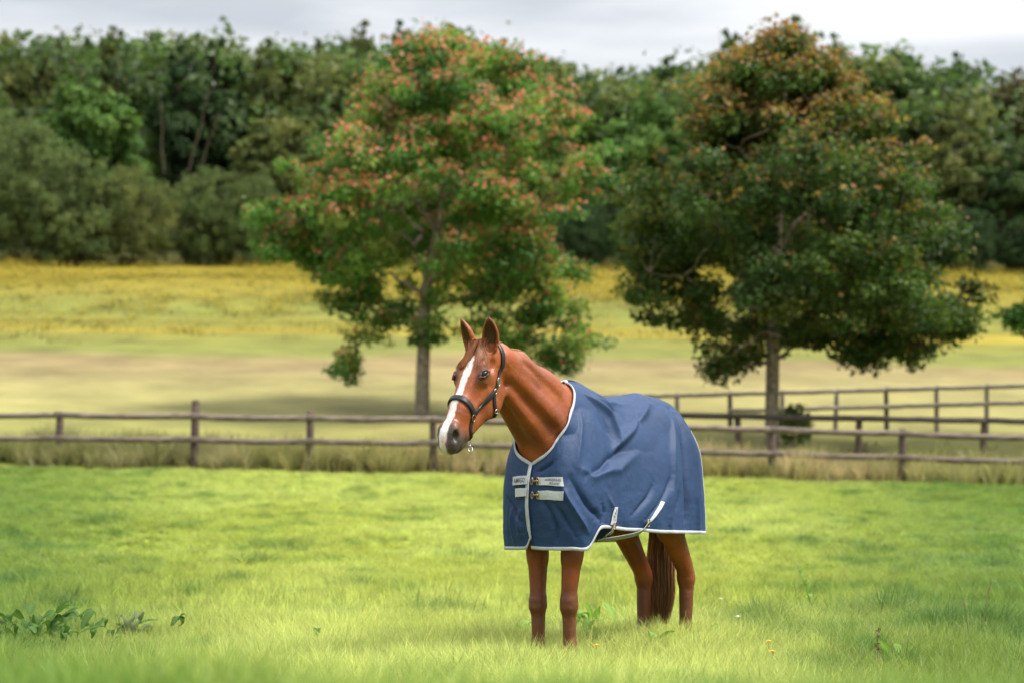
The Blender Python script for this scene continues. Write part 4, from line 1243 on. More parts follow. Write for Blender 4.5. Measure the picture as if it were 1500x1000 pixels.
near_fence = empty('rail_fence', (0, float(FENCE_Y(0)), float(gz(0, FENCE_Y(0)))))
tag(near_fence, 'long two-rail wooden fence with round weathered posts behind the horse, nearest of the fences', 'fence')
pxs = [-470, -285, -100, 85, 283, 453, 635, 800, 968, 1132, 1322, 1520, 1715, 1900]
pos = []
for i, px in enumerate(pxs):
    x = (px - 750) / F_PX * 37.0
    for _ in range(5): x = (px - 750) / F_PX * float(FENCE_Y(x))
    yy = float(FENCE_Y(x))
    top = np.interp(px, [0, 640, 1020, 1500], [603, 611, 622, 637])
    zt = zrow(top, yy); z0 = float(gz(x, yy))
    pos.append((x, yy, zt))
    post(near_fence, x, yy + 0.09, zt - z0 + (0.27 if px == 283 else 0.02 + 0.03 * (i % 3)), 0.082 if px == 283 else 0.075, m_post, 100 + i)
for lvl, (dz, r) in enumerate(((-0.045, 0.060), (-0.50, 0.058))):
    for i in range(len(pos) - 1):
        a, b = pos[i], pos[i + 1]
        e = 0.05
        rail(near_fence, (a[0] - e, a[1] - 0.035 - 0.02 * (i % 2), a[2] + dz), (b[0] + e, b[1] - 0.035 - 0.02 * (i % 2), b[2] + dz + 0.01 * (i % 2)), r, m_rail, 200 + lvl * 50 + i)

dark_fence = empty('dark_fence', (4.5, 40.2, float(gz(4.5, 40.2))))
tag(dark_fence, 'low fence with a single dark stained rail between the two grey fences on the right', 'fence')
pp = []
for i, px in enumerate((905, 1083, 1258, 1440, 1625, 1810)):
    yy = 40.2; x = (px - 750) / F_PX * yy
    zt = zrow(np.interp(px, [905, 1500, 1810], [604, 614, 619]), yy)
    pp.append((x, yy, zt)); post(dark_fence, x, yy + 0.08, zt - float(gz(x, yy)) + 0.02, 0.07, m_post, 300 + i)
for i in range(len(pp) - 1):
    rail(dark_fence, (pp[i][0] - .05, pp[i][1] - .03, pp[i][2] - .03), (pp[i + 1][0] + .05, pp[i + 1][1] - .03, pp[i + 1][2] - .03), 0.062, m_rail_dark, 320 + i, 0.01)

far_fence = empty('grey_fence', (5.5, 44.5, float(gz(5.5, 44.5))))
tag(far_fence, 'pale grey two-rail fence with closely set posts farther up the slope, rising to the right', 'fence')
pp = []
for i, px in enumerate((842, 917, 992, 1070, 1146, 1224, 1300, 1373, 1446, 1520, 1597, 1675, 1755)):
    yy = 44.6; x = (px - 750) / F_PX * yy
    zt = zrow(np.interp(px, [842, 990, 1500, 1755], [580, 577, 563, 556]), yy)
    z0 = float(gz(x, yy)); pp.append((x, yy, zt)); post(far_fence, x, yy + 0.07, zt - z0 + 0.03, 0.055, m_rail_grey if i % 3 else m_post, 400 + i)
for lvl, dz in enumerate((-0.03, -0.42)):
    for i in range(0, len(pp) - 1):
        if lvl == 1 and i < 3: continue
        rail(far_fence, (pp[i][0] - .04, pp[i][1] - .03, pp[i][2] + dz), (pp[i + 1][0] + .04, pp[i + 1][1] - .03, pp[i + 1][2] + dz), 0.050, m_rail_grey, 430 + lvl * 20 + i, 0.006)

# ------------------------------------------------------------------ trees
m_bark = simple_mat('grey_bark', (0.20, 0.165, 0.125), 0.9, nscale=9, namount=0.5, bump=0.9, spec=0.1)
m_bark_dark = simple_mat('dark_bark', (0.075, 0.060, 0.045), 0.9, nscale=7, namount=0.5, bump=0.9, spec=0.1)
m_bark_pale = simple_mat('bare_bark', (0.075, 0.06, 0.04), 0.9, nscale=5, namount=0.4, spec=0.1)
m_leaf = leaf_mat('tree_leaves', trans=0.42, rough=0.5, spec=0.25)

def leaf_cards(cent, nrm, size, col, r, aspect=0.62):
    """one bent four-point leaf per row"""
    n = len(cent)
    ref = r.normal(size=(n, 3)); u = np.cross(nrm, ref); u /= np.linalg.norm(u, axis=1, keepdims=True) + 1e-9
    w = np.cross(nrm, u)
    s = size[:, None]
    tip = cent + u * s * 0.5; base = cent - u * s * 0.5
    lft = cent + w * s * aspect * 0.5 + nrm * s * 0.12; rgt = cent - w * s * aspect * 0.5 + nrm * s * 0.12
    V = np.stack([base, rgt, tip, lft], 1).reshape(-1, 3)
    i = np.arange(n) * 4
    F = np.vstack([np.stack([i, i + 1, i + 2], 1), np.stack([i, i + 2, i + 3], 1)])
    return V, F, np.repeat(col, 4, 0)

def clumps_to_leaves(cl, per, size, palette, r, red=0.0, red_cols=None, flat=0.85, core=None):
    """leaf sprays: cl rows are x, y, z, radius; leaves lie on the upper shell of every spray"""
    cl = np.asarray(cl, float)
    n = (per * (cl[:, 3] / cl[:, 3].mean()) ** 1.6).astype(int).clip(6)
    k = np.repeat(np.arange(len(cl)), n)
    d = r.normal(size=(len(k), 3)); d /= np.linalg.norm(d, axis=1, keepdims=True)
    d[:, 2] = d[:, 2] * 0.85 + 0.10
    rad = cl[k, 3] * (0.15 + 0.95 * r.random(len(k)) ** 0.6)
    an = np.exp(r.normal(0, 0.30, (len(cl), 3)))[k] * np.array([1.1, 1.1, flat])
    P = cl[k, :3] + d * rad[:, None] * an + r.normal(size=(len(k), 3)) * (cl[k, 3] * 0.13)[:, None]
    nm = d * 0.8 + np.array([0, 0, 0.30]) + r.normal(size=(len(k), 3)) * 0.65
    nm /= np.linalg.norm(nm, axis=1, keepdims=True)
    pal = np.asarray(palette, float)
    ci = r.integers(0, len(pal), len(cl))[k]
    col = pal[ci] * r.uniform(0.6, 1.4, (len(k), 1))
    if red > 0:
        tip = (rad / cl[k, 3] > 0.62) & (d[:, 2] > 0.15)
        rc = cl[k, 4] if cl.shape[1] > 4 else np.ones(len(k))
        pick = tip & (r.random(len(k)) < red * rc)
        rcols = np.asarray(red_cols, float)
        col[pick] = rcols[r.integers(0, len(rcols), pick.sum())] * r.uniform(0.75, 1.2, (pick.sum(), 1))
    sz = size * r.uniform(0.65, 1.3, len(k))
    return leaf_cards(P, nm, sz, col, r)

def limb_pts(a, b, r, wob, n=7, lift=0.0):
    a = np.asarray(a, float); b = np.asarray(b, float)
    t = np.linspace(0, 1, n)[:, None]
    P = a + (b - a) * t
    L = np.linalg.norm(b - a)
    P[1:-1] += r.normal(size=(n - 2, 3)) * wob * L
    P[:, 2] += lift * L * np.sin(np.linspace(0, math.pi, n))
    return resample(P, n * 2)

def maple(name, label, px, d, outline, extra, trunk, limbs, seed, palette, red_cols, red, bark, nclump=520, per=130, size=0.130, redfn=None, holes=()):
    """a field tree: outline rows (row, left column, right column) give the crown's silhouette; extra = hanging sprays (column, row, radius px, depth)"""
    r = np.random.default_rng(seed)
    base = at(px, d)
    root = empty(name, base)
    tag(root, label, 'tree', 'maples growing behind the paddock fence')
    s = d / F_PX
    ol = np.array(outline, float)
    def loc(c, rw, dy=0.0): return np.array([(c - px) * s, dy, zrow(rw, d) - base.z])
    cl = []
    y0, y1 = ol[0, 0], ol[-1, 0]
    tries = 0
    while len(cl) < nclump and tries < nclump * 60:
        tries += 1
        rw = r.uniform(y0, y1)
        L, R = np.interp(rw, ol[:, 0], ol[:, 1]), np.interp(rw, ol[:, 0], ol[:, 2])
        hw = (R - L) / 2
        if r.random() > hw / 260 + 0.30: continue
        a = r.random() * 2 * math.pi; q = r.random() ** 0.30 * r.uniform(0.86, 1.10)
        rad = r.uniform(0.22, 0.46)
        c = (L + R) / 2 + (hw - rad / s * 0.75) * q * math.cos(a)
        dy = min(hw, 230) * 0.85 * q * math.sin(a) * s
        if any(abs(c - hx) < hr and abs(rw - hy) < hr * .8 for hx, hy, hr in holes) and r.random() < 0.93: continue
        p = loc(c, rw, dy)
        # open lanes between the layers of branches
        if 0.6 * vnoise(p[0] * 0.95 + seed, p[2] * 1.3 + p[1] * 0.8 + 3) + 0.4 * vnoise(p[0] * 2.1 + 5, p[2] * 2.4 + seed - p[1]) < 0.465: continue
        cl.append((*p, rad, redfn(c, rw, q) if redfn else 1.0))
    for c, rw, rp, dep in extra:
        m = max(3, int((rp / 14) ** 2))
        for _ in range(m):
            a = r.random() * 2 * math.pi; q = r.random() ** 0.5
            cl.append((*loc(c + rp * q * math.cos(a), rw + rp * q * math.sin(a), dep + r.normal(0, .25)), r.uniform(0.22, 0.42), 0.5))
    cl = np.array(cl)
    A = Acc(); V, F, C = clumps_to_leaves(cl, per, size, palette, r, red, red_cols); A.add(V, F); A.C.append(C)
    cr = link('crown', A.mesh('crown', smooth=False), m_leaf, root)
    B = Acc()
    tp = np.array([loc(c, rw, dy) for c, rw, dy, _ in trunk]); tp[0, 2] = -0.3
    V, F = tube(resample(tp, 24), np.interp(np.linspace(0, 1, 24), np.linspace(0, 1, len(trunk)), [q[3] for q in trunk]), 12)
    link('trunk', mesh_np('trunk', V, F), bark, root)
    for (c0, r0, d0), (c1, r1, d1), ra, rb in limbs:
        P = limb_pts(loc(c0, r0, d0), loc(c1, r1, d1), r, 0.035, 7, 0.06)
        V, F = tube(P, np.linspace(ra, rb, len(P)), 8); B.add(V, F)
    # twigs from the limbs into the sprays
    src = np.vstack([B.V[i] for i in range(len(B.V))] + [resample(tp, 40)[14:]])
    for c in cl[r.permutation(len(cl))[:260]]:
        e = src[np.argmin(((src - c[:3]) * np.array([1, 1, 1.6]) ).__pow__(2).sum(1))]
        P = limb_pts(e, c[:3], r, 0.06, 4, -0.04)
        V, F = tube(P, np.linspace(0.028, 0.008, len(P)), 5, cap=False); B.add(V, F)
    link('branches', B.mesh('branches'), bark, root)
    return root

GREENS = [(0.090, 0.195, 0.040), (0.120, 0.235, 0.046), (0.155, 0.270, 0.052), (0.070, 0.155, 0.036), (0.200, 0.270, 0.060)]
REDS = [(0.50, 0.15, 0.09), (0.46, 0.19, 0.10), (0.38, 0.23, 0.08), (0.50, 0.25, 0.16)]
GOLDS = [(0.25, 0.165, 0.045), (0.24, 0.125, 0.045), (0.25, 0.215, 0.05), (0.18, 0.105, 0.04)]
maple('maple_tree', 'broad maple with coral red shoot tips behind the fence, above the head of the horse', 618, 46.7,
    [(66, 600, 745), (82, 560, 760), (110, 530, 805), (150, 508, 852), (200, 500, 893), (240, 440, 893), (270, 412, 880), (310, 378, 862), (345, 385, 848), (385, 415, 840), (420, 470, 790), (440, 520, 740)],
    [(515, 512, 24, 0.5), (510, 545, 14, 0.5), (532, 480, 34, 0.4), (490, 425, 34, 0), (510, 452, 20, 0), (565, 440, 26, 1), (770, 440, 48, -0.6), (820, 430, 38, -0.4), (745, 480, 40, -0.5), (815, 480, 44, -0.3), (845, 505, 30, 0), (790, 515, 36, 0), (740, 520, 26, 0.5), (838, 530, 16, 0), (622, 500, 22, -0.3), (640, 455, 26, -0.2), (690, 470, 24, 0.3), (600, 470, 20, .5), (880, 225, 26, 0), (865, 270, 26, .3), (398, 303, 26, 0), (386, 328, 20, 0.3), (432, 268, 24, -.4), (420, 350, 28, .3), (470, 232, 22, 0), (396, 372, 22, 0), (555, 110, 24, 0), (780, 120, 22, 0)],
    [(618, 606, 0, 0.19), (619, 560, 0, 0.17), (621, 500, 0, 0.155), (623, 450, 0, 0.15), (628, 400, 0, 0.13), (640, 340, 0, 0.10), (655, 240, 0, 0.06), (668, 120, 0, 0.02)],
    [((624, 435, 0), (560, 400, 0.5), .07, .03), ((560, 400, 0.5), (450, 330, 0.3), .03, .012), ((626, 420, 0), (590, 300, -0.6), .075, .03), ((590, 300, -.6), (560, 180, -.5), .03, .012),
     ((628, 415, 0), (668, 365, -0.4), .09, .06), ((668, 365, -.4), (700, 270, -.6), .06, .035), ((700, 270, -.6), (760, 150, -.3), .035, .012), ((668, 365, -.4), (770, 320, .3), .05, .02), ((770, 320, .3), (850, 260, .2), .02, .01),
     ((623, 455, 0), (720, 430, -.3), .05, .03), ((720, 430, -.3), (820, 470, -.2), .03, .012), ((622, 470, 0), (560, 450, .4), .04, .02), ((560, 450, .4), (520, 500, .5), .02, .01), ((640, 340, 0), (560, 250, .8), .05, .02), ((645, 300, 0), (740, 220, .9), .05, .015)],
    11, GREENS, REDS, 0.40, m_bark, nclump=560, redfn=lambda c, rw, q: 0.25 + 1.2 * (q > 0.72) * (1.2 if rw < 380 else 0.6), holes=((690, 405, 26), (590, 440, 20)))
maple('maple_tree', 'dark green maple with rusty gold upper leaves beside the small bush, behind the right-hand fence', 1131, 41.0,
    [(56, 1125, 1178), (76, 1080, 1205), (102, 1032, 1240), (130, 1005, 1265), (165, 985, 1300), (200, 965, 1335), (250, 935, 1362), (300, 900, 1385), (350, 893, 1405), (390, 905, 1425), (430, 912, 1432), (455, 930, 1432), (475, 990, 1425), (490, 1100, 1390)],
    [(1060, 520, 28, -.3), (1085, 500, 30, 0), (1045, 545, 14, -.3), (1035, 480, 26, .2), (960, 445, 28, 0), (1270, 505, 34, .2), (1330, 505, 30, 0), (1385, 500, 30, 0), (1410, 470, 24, 0), (1250, 520, 22, .2), (1180, 490, 26, .4), (1220, 480, 30, .5), (1310, 480, 38, .2), (1425, 420, 18, 0)],
    [(1131, 655, 0, 0.165), (1131, 600, 0, 0.15), (1132, 530, 0, 0.14), (1134, 460, 0, 0.125), (1137, 380, 0, 0.11), (1142, 280, 0, 0.08), (1148, 170, 0, 0.045), (1150, 70, 0, 0.015)],
    [((1132, 530, 0), (1175, 505, .3), .05, .03), ((1175, 505, .3), (1280, 490, .2), .03, .012), ((1133, 470, 0), (1050, 430, -.3), .045, .02), ((1050, 430, -.3), (950, 400, -.2), .02, .01),
     ((1134, 440, 0), (1220, 360, -.5), .05, .02), ((1220, 360, -.5), (1340, 330, -.2), .022, .01), ((1136, 400, 0), (1040, 310, .5), .05, .02), ((1137, 380, 0), (1230, 250, .6), .045, .015),
     ((1140, 320, 0), (1050, 200, -.5), .04, .012), ((1142, 280, 0), (1200, 150, -.3), .035, .012), ((1133, 480, 0), (1100, 500, -.6), .03, .012), ((1135, 430, 0), (1370, 440, .4), .045, .012), ((1134, 450, 0), (960, 440, .5), .035, .012)],
    23, [(0.046, 0.088, 0.020), (0.060, 0.108, 0.022), (0.076, 0.122, 0.024), (0.038, 0.068, 0.018), (0.090, 0.115, 0.024)], GOLDS, 0.50, m_bark, nclump=640,
    redfn=lambda c, rw, q: (1.5 * (rw < 230) + 0.55 * (rw < 330) * (q > .5) + 0.15), holes=((1160, 455, 16), (1240, 430, 14), (1350, 415, 14)))
maple('maple_tree', 'maple mostly out of frame on the right, only its leafy branch tip reaching in', 1690, 41.5,
    [(60, 1675, 1725), (110, 1595, 1785), (180, 1535, 1835), (300, 1520, 1875), (420, 1512, 1885), (455, 1535, 1855), (480, 1615, 1785)],
    [(1493, 461, 11, 0), (1500, 470, 11, 0), (1520, 462, 16, 0)],
    [(1690, 650, 0, 0.17), (1690, 540, 0, 0.14), (1691, 400, 0, 0.11), (1693, 100, 0, 0.02)],
    [((1690, 480, 0), (1575, 430, 0), .05, .015), ((1690, 430, 0), (1575, 300, 0), .05, .015), ((1690, 430, 0), (1815, 320, 0), .05, .015), ((1575, 430, 0), (1500, 462, 0), .02, .008)],
    31, GREENS[:4], GOLDS, 0.26, m_bark, nclump=300, redfn=lambda c, rw, q: 1.2 * (rw < 250) + .2)

# ---- the wood behind the field
def wood_mesh(seed, H, W, airy, lobes, per, size, trunk_h=0.2, shape='round', csz=(0.22, 0.42), cn=15):
    """crown and trunk meshes of a wood tree, base at the origin"""
    r = np.random.default_rng(seed)
    cl = []
    lob = []
    for i in range(lobes):
        t = (i + 0.5) / lobes
        zc = H * (trunk_h + (1 - trunk_h) * (0.12 + 0.78 * t))
        prof = math.sin(math.pi * min(1, 0.18 + 0.80 * t)) ** 0.7 if shape == 'round' else (1.02 - t) ** 0.6
        a = i * 2.4 + r.random()
        rad = W * 0.5 * prof * r.uniform(0.38, 0.62)
        off = max(0.0, W * 0.5 * prof - rad)
        lob.append((off * math.cos(a), off * math.sin(a), zc, rad))
    for x, y, z, R in lob:
        m = max(5, int(cn * (R / (W * 0.2)) ** 2))
        for _ in range(m):
            d = r.normal(size=3); d /= np.linalg.norm(d); d[2] = d[2] * 0.8 + 0.15
            if r.random() < airy * 0.4: continue
            cl.append((x + d[0] * R * 0.85, y + d[1] * R * 0.85, z + d[2] * R * 0.85, R * r.uniform(*csz)))
    for _ in range(int(26 * (0.4 + airy))):                    # ragged shoots along the top
        x, y, z, R = lob[r.integers(max(0, lobes - 4), lobes)]
        cl.append((x + r.normal(0, R * .6), y + r.normal(0, R * .6), z + R * r.uniform(0.55, 0.95), R * r.uniform(.10, .22)))
    pal = [(0.75, 0.8, 0.8), (0.9, 0.95, 0.9), (1.05, 1.05, 1.0), (1.2, 1.15, 1.1), (0.62, 0.68, 0.7)]
    V, F, C = clumps_to_leaves(np.array(cl), per, size, pal, r, flat=0.8)
    A = Acc(); A.add(V, F); A.C.append(C)
    crown = A.mesh('crown', smooth=False)
    B = Acc()
    n = 10
    lean = r.normal(0, 0.03 * H, 2)
    tp = [(lean[0] * t * t, lean[1] * t * t, -0.6 + (H * 0.88 + .6) * t) for t in np.linspace(0, 1, n)]
    V, F = tube(tp, np.linspace(0.022 * H, 0.004 * H, n), 8); B.add(V, F)
    for x, y, z, R in lob:
        s = np.array(tp[int(np.clip((z / H) * n * 0.72, 1, n - 2))])
        P = limb_pts(s, (x, y, z), r, 0.05, 5, 0.03)
        V, F = tube(P, np.linspace(0.010 * H, 0.003 * H, len(P)), 6); B.add(V, F)
        for _ in range(3):
            e = np.array((x, y, z)) + r.normal(size=3) * R * 0.55
            P = limb_pts((x, y, z), e, r, 0.06, 3, 0.02)
            V, F = tube(P, np.linspace(0.004 * H, 0.001 * H, len(P)), 4, cap=False); B.add(V, F)
    trunk = B.mesh('trunk')
    return crown, trunk

def wood_leaf(name, tint): return leaf_mat(name, tint, 0.25, 0.6, spec=0.15)
WM = {'dark': wood_leaf('dark_leaves', (0.06, 0.1, 0.03)), 'mid': wood_leaf('mid_leaves', (0.088, 0.15, 0.04)), 'olive': wood_leaf('olive_leaves', (0.135, 0.158, 0.048)),
      'bright': wood_leaf('bright_leaves', (0.1, 0.18, 0.042)), 'brown': wood_leaf('brownish_leaves', (0.15, 0.13, 0.055)), 'grey': wood_leaf('grey_green_leaves', (0.118, 0.158, 0.050)), 'ivy': wood_leaf('ivy_leaves', (0.036, 0.07, 0.022))}
WM['fresh'] = wood_leaf('fresh_leaves', (0.17, 0.24, 0.065))
WT = [wood_mesh(61, 15, 8.5, 0.25, 13, 120, 0.42), wood_mesh(62, 15, 7.5, 0.5, 12, 110, 0.40), wood_mesh(63, 15, 6.0, 0.35, 13, 110, 0.40, 0.15), wood_mesh(64, 15, 9.5, 0.2, 15, 120, 0.44, 0.15),
      wood_mesh(65, 15, 7.0, 0.9, 11, 80, 0.36, 0.25), wood_mesh(66, 15, 8.0, 0.4, 13, 110, 0.42, 0.1)]
for c, t in WT: c.materials.append(m_leaf); t.materials.append(m_bark_dark)
def wood_tree(label, px, d, top, widepx, v, mat, name='wood_tree', cat='tree', grp='trees of the wood behind the field', sink=0.0):
    c, t = WT[v]
    p = at(px, d)
    H = (zrow(top, d) - p.z) * 1.05 + sink
    s = H / 15.4
    sw = widepx / F_PX * d / (np.ptp([q.co.x for q in c.vertices][::40]) if False else [8.5, 7.5, 6.0, 9.5, 7.0, 8.0][v]) / 1.05
    o = empty(name, (p.x, p.y, p.z - sink), (px * 0.7) % 6.28)
    o.scale = (sw, sw, s)
    tag(o, label, cat, grp)
    for me, nm, mt in ((c, 'crown', WM[mat]), (t, 'trunk', m_bark_dark)):
        q = link(nm, me, parent=o)
        q.material_slots[0].link = 'OBJECT'; q.material_slots[0].material = mt
    return o
WOOD = [
 ('dark rounded tree at the top of the wood in the far left corner', 5, 148, 42, 100, 0, 'olive'),
 ('brown tinged tree just right of the corner tree at the left end of the wood', 85, 150, 48, 105, 1, 'brown'),
 ('narrow dark tree rising highest on the left skyline of the wood', 168, 149, 16, 62, 2, 'olive'),
 ('fresh mid green tree standing in front of the wood above the left willows', 132, 131, 100, 165, 3, 'bright'),
 ('dark tree left of the two ivy covered trees on the left skyline', 232, 150, 32, 95, 5, 'mid'),
 ('very dark ivy covered tree with a square top, left part of the wood', 318, 141, 34, 80, 2, 'ivy'),
 ('dark ivy covered tree in front of the wood beside leaning bare stems', 262, 139, 48, 80, 2, 'ivy'),
 ('wide olive tree behind the left maple, left of its crown', 395, 143, 48, 110, 0, 'olive'),
 ('low spreading olive tree in front of the wood, left of the red tipped maple', 415, 131, 150, 150, 3, 'olive'),
 ('tall olive tree on the skyline left of the red tipped maple', 470, 148, 44, 80, 1, 'olive'),
 ('thin topped airy tree on the skyline over the left shoulder of the red tipped maple', 530, 150, 20, 75, 4, 'olive'),
 ('sparse airy tree on the skyline just left of the dome shaped tree', 587, 150, 18, 60, 4, 'dark'),
 ('dense dome shaped green tree on the skyline over the red tipped maple', 662, 144, 17, 120, 3, 'mid'),
 ('thin dark tree on the skyline right of the dome shaped tree', 740, 150, 46, 55, 4, 'dark'),
 ('olive brown tree with a rounded top just right of the red tipped maple', 800, 147, 66, 85, 1, 'olive'),
 ('lowest dark tree of the skyline, in the dip between the two maples', 862, 147, 98, 75, 0, 'mid'),
 ('small dark tree with a tufted top in the skyline dip', 902, 150, 88, 60, 1, 'dark'),
 ('pale green rounded tree in front of the wood between the two maples', 950, 133, 128, 120, 3, 'bright'),
 ('green tree on the skyline left of the tall tree behind the rusty maple', 985, 148, 68, 85, 5, 'mid'),
 ('tall dark green tree behind the top left of the rusty maple', 1068, 148, 24, 75, 1, 'mid'),
 ('tall ragged tree showing over the top of the rusty maple', 1165, 150, 14, 85, 4, 'mid'),
 ('airy tree showing over the right shoulder of the rusty maple', 1225, 150, 38, 60, 4, 'mid'),
 ('wide grey green tree on the skyline right of the rusty maple', 1320, 147, 58, 110, 1, 'mid'),
 ('thin topped dark tree on the right skyline', 1405, 150, 68, 70, 4, 'dark'),
 ('olive tree with upright boughs in front of the wood right of the rusty maple', 1405, 134, 150, 110, 5, 'olive'),
 ('dark brown tree at the right end of the skyline', 1490, 146, 92, 95, 0, 'brown'),
 ('dark tree low in front of the wood at the right edge', 1480, 132, 215, 105, 3, 'dark'),
 ('dark green tree behind the middle of the left maple', 560, 137, 130, 150, 3, 'mid'),
 ('shaded tree behind the lower right of the left maple', 800, 135, 190, 140, 0, 'mid'),
 ('shaded tree behind the middle of the right maple', 1180, 138, 120, 180, 3, 'dark'),
]
for i, (lb, px, d, top, wpx, v, mt) in enumerate(WOOD):
    wood_tree(lb, px, d, top, wpx * 1.15, v, mt)
# leaning bare stems
stems = empty('leaning_stems', at(285, 136))
tag(stems, 'pale bare leaning stems in the dark gap in the left part of the wood', 'tree')
for i, (c0, r0, c1, r1) in enumerate(((274, 240, 306, 135), (290, 236, 322, 165), (240, 240, 236, 150))):
    d = 135.5
    a = np.array(((c0 - 750) / F_PX * d, d, zrow(r0 + 20, d))) - np.array(stems.location); b = np.array(((c1 - 750) / F_PX * d, d, zrow(r1, d))) - np.array(stems.location)
    V, F = tube(limb_pts(a, b, np.random.default_rng(i), .008, 6), np.linspace(.085, .035, 12), 8)
    link('stem', mesh_np('stem', V, F), m_bark_pale, stems)
# willows and bushes along the foot of the wood
SH = [wood_mesh(81, 8, 13, 0.05, 16, 60, 0.24, 0.0, csz=(.13, .26), cn=34), wood_mesh(82, 8, 11, 0.1, 15, 60, 0.24, 0.0, csz=(.13, .26), cn=34), wood_mesh(83, 5, 6, 0.15, 11, 70, 0.26, 0.0)]
SHS = [(8, 13), (8, 11), (5, 6)]
for c, t in SH: c.materials.append(m_leaf); t.materials.append(m_bark_dark)
def shrub(name, label, cat, px, d, top, wpx, v, mat, grp):
    c, t = SH[v]; p = at(px, d)
    H = zrow(top, d) - p.z
    o = empty(name, p, px * 0.37 % 6.28)
    sw = wpx / F_PX * d / SHS[v][1] / 1.02
    o.scale = (sw, sw * 0.8, H / SHS[v][0] / 1.02)
    tag(o, label, cat, grp)
    for me, nm, mt in ((c, 'crown', WM[mat]), (t, 'stems', m_bark_dark)):
        q = link(nm, me, parent=o); q.material_slots[0].link = 'OBJECT'; q.material_slots[0].material = mt
g1 = 'grey green willows along the foot of the wood'
shrub('willow_bush', 'tallest grey green willow bush, against the left edge beyond the yellow flowers', 'bush', 20, 124, 158, 210, 0, 'grey', g1)
shrub('willow_bush', 'grey green willow bush sloping down beside the tallest one', 'bush', 110, 122, 208, 170, 1, 'grey', g1)
shrub('willow_bush', 'low dark based willow bush in the middle of the left willow row', 'bush', 195, 123, 245, 150, 0, 'olive', g1)
shrub('willow_bush', 'pale silvery willow bush under the leaning bare stems', 'bush', 305, 125, 236, 140, 1, 'grey', g1)
shrub('willow_bush', 'rounded willow bush at the right end of the row, next to the red tipped maple', 'bush', 372, 124, 252, 120, 0, 'grey', g1)
g2 = 'dark bushes at the field edge'
for lb, px, top, w, v, mt in (('dark bush at the field edge behind the left half of the red tipped maple', 455, 265, 130, 1, 'mid'), ('dark bush at the field edge behind the trunk of the red tipped maple', 575, 280, 150, 0, 'mid'),
        ('dark bush at the field edge behind the right half of the red tipped maple', 710, 285, 150, 1, 'mid'), ('dark bush at the field edge in the gap between the two maples', 850, 290, 120, 0, 'ivy'),
        ('dark bush at the field edge behind the left side of the rusty maple', 960, 280, 150, 1, 'mid'), ('dark bush at the field edge behind the middle of the rusty maple', 1110, 285, 180, 0, 'ivy'),
        ('dark bush at the field edge behind the right side of the rusty maple', 1270, 290, 170, 1, 'ivy'), ('dark bush at the field edge just right of the rusty maple', 1410, 300, 130, 0, 'ivy'),
        ('dark bush at the field edge in the right corner under the low dark tree', 1500, 315, 110, 1, 'ivy')):
    shrub('field_edge_bush', lb, 'bush', px, 126, top, w, v, mt, g2)
# small bush beside the right maple
shrub('young_bush', 'small green bush beside the trunk of the rusty maple behind the fence', 'bush', 1163, 41.8, 588, 58, 2, 'fresh', None)
# the rest of the wood reads as one mass
r = np.random.default_rng(5)
cl = []
for i in range(1900):
    px = r.uniform(-700, 2200); d = r.uniform(138, 170)
    sky = np.interp(px, [-420, 0, 160, 260, 400, 470, 560, 660, 740, 800, 860, 920, 1000, 1080, 1180, 1260, 1320, 1420, 1500, 1920], [50, 58, 55, 45, 70, 65, 55, 50, 75, 85, 118, 112, 90, 62, 55, 80, 80, 100, 112, 90])
    p = at(px, d); ztop = zrow(sky + 20, d)
    z = p.z + (ztop - p.z) * r.random() ** 0.7
    cl.append((p.x, p.y, z, r.uniform(1.2, 2.3)))
V, F, C = clumps_to_leaves(np.array(cl), 70, 0.75, [(0.065, 0.105, 0.03), (0.09, 0.145, 0.038), (0.12, 0.145, 0.045), (0.05, 0.085, 0.026)], r)
A = Acc(); A.add(V, F); A.C.append(C)
wd = link('woodland', A.mesh('woodland', smooth=False), m_leaf); wd['kind'] = 'stuff'

# ------------------------------------------------------------------ weeds and flowers in the paddock
m_dock = leaf_mat('dock_leaves', trans=0.35, rough=0.65, spec=0.12)
def dock_leaf(L, W, bend, col, fold=0.25, seed=0):
    rr = random.Random(seed); V = []; F = []; C = []
    n = 7
    for i in range(n):
        t = i / (n - 1); w = W * math.sin(math.pi * min(1, 0.10 + 0.88 * t)) ** 0.8 * 0.5
        x = L * t * math.cos(bend * t); z = L * t * math.sin(0.9 - bend * t) if bend < 3 else 0
        wob = rr.gauss(0, .08) * w
        V += [(x, -w, z + fold * w + wob), (x, 0, z), (x, w, z + fold * w - wob)]
        C += [np.array(col) * rr.uniform(.85, 1.15), np.array(col) * 1.35, np.array(col) * rr.uniform(.85, 1.15)]
    for i in range(n - 1):
        k = i * 3
        F += [(k, k + 1, k + 4, k + 3), (k + 1, k + 2, k + 5, k + 4)]
    me = mesh_np('leaf', V, F, np.array(C)); me.materials.append(m_dock)
    return me
DL = {'dark': [dock_leaf(.26, .10, b, (0.050, 0.100, 0.022), .35, i) for i, b in enumerate((0.5, 0.9, 1.3))],
      'pale': [dock_leaf(.26, .11, b, (0.16, 0.26, 0.055), .30, 9 + i) for i, b in enumerate((0.4, 0.8, 1.1))],
      'wilted': [dock_leaf(.28, .13, b, (0.105, 0.135, 0.060), .6, 20 + i) for i, b in enumerate((1.2, 1.5))]}
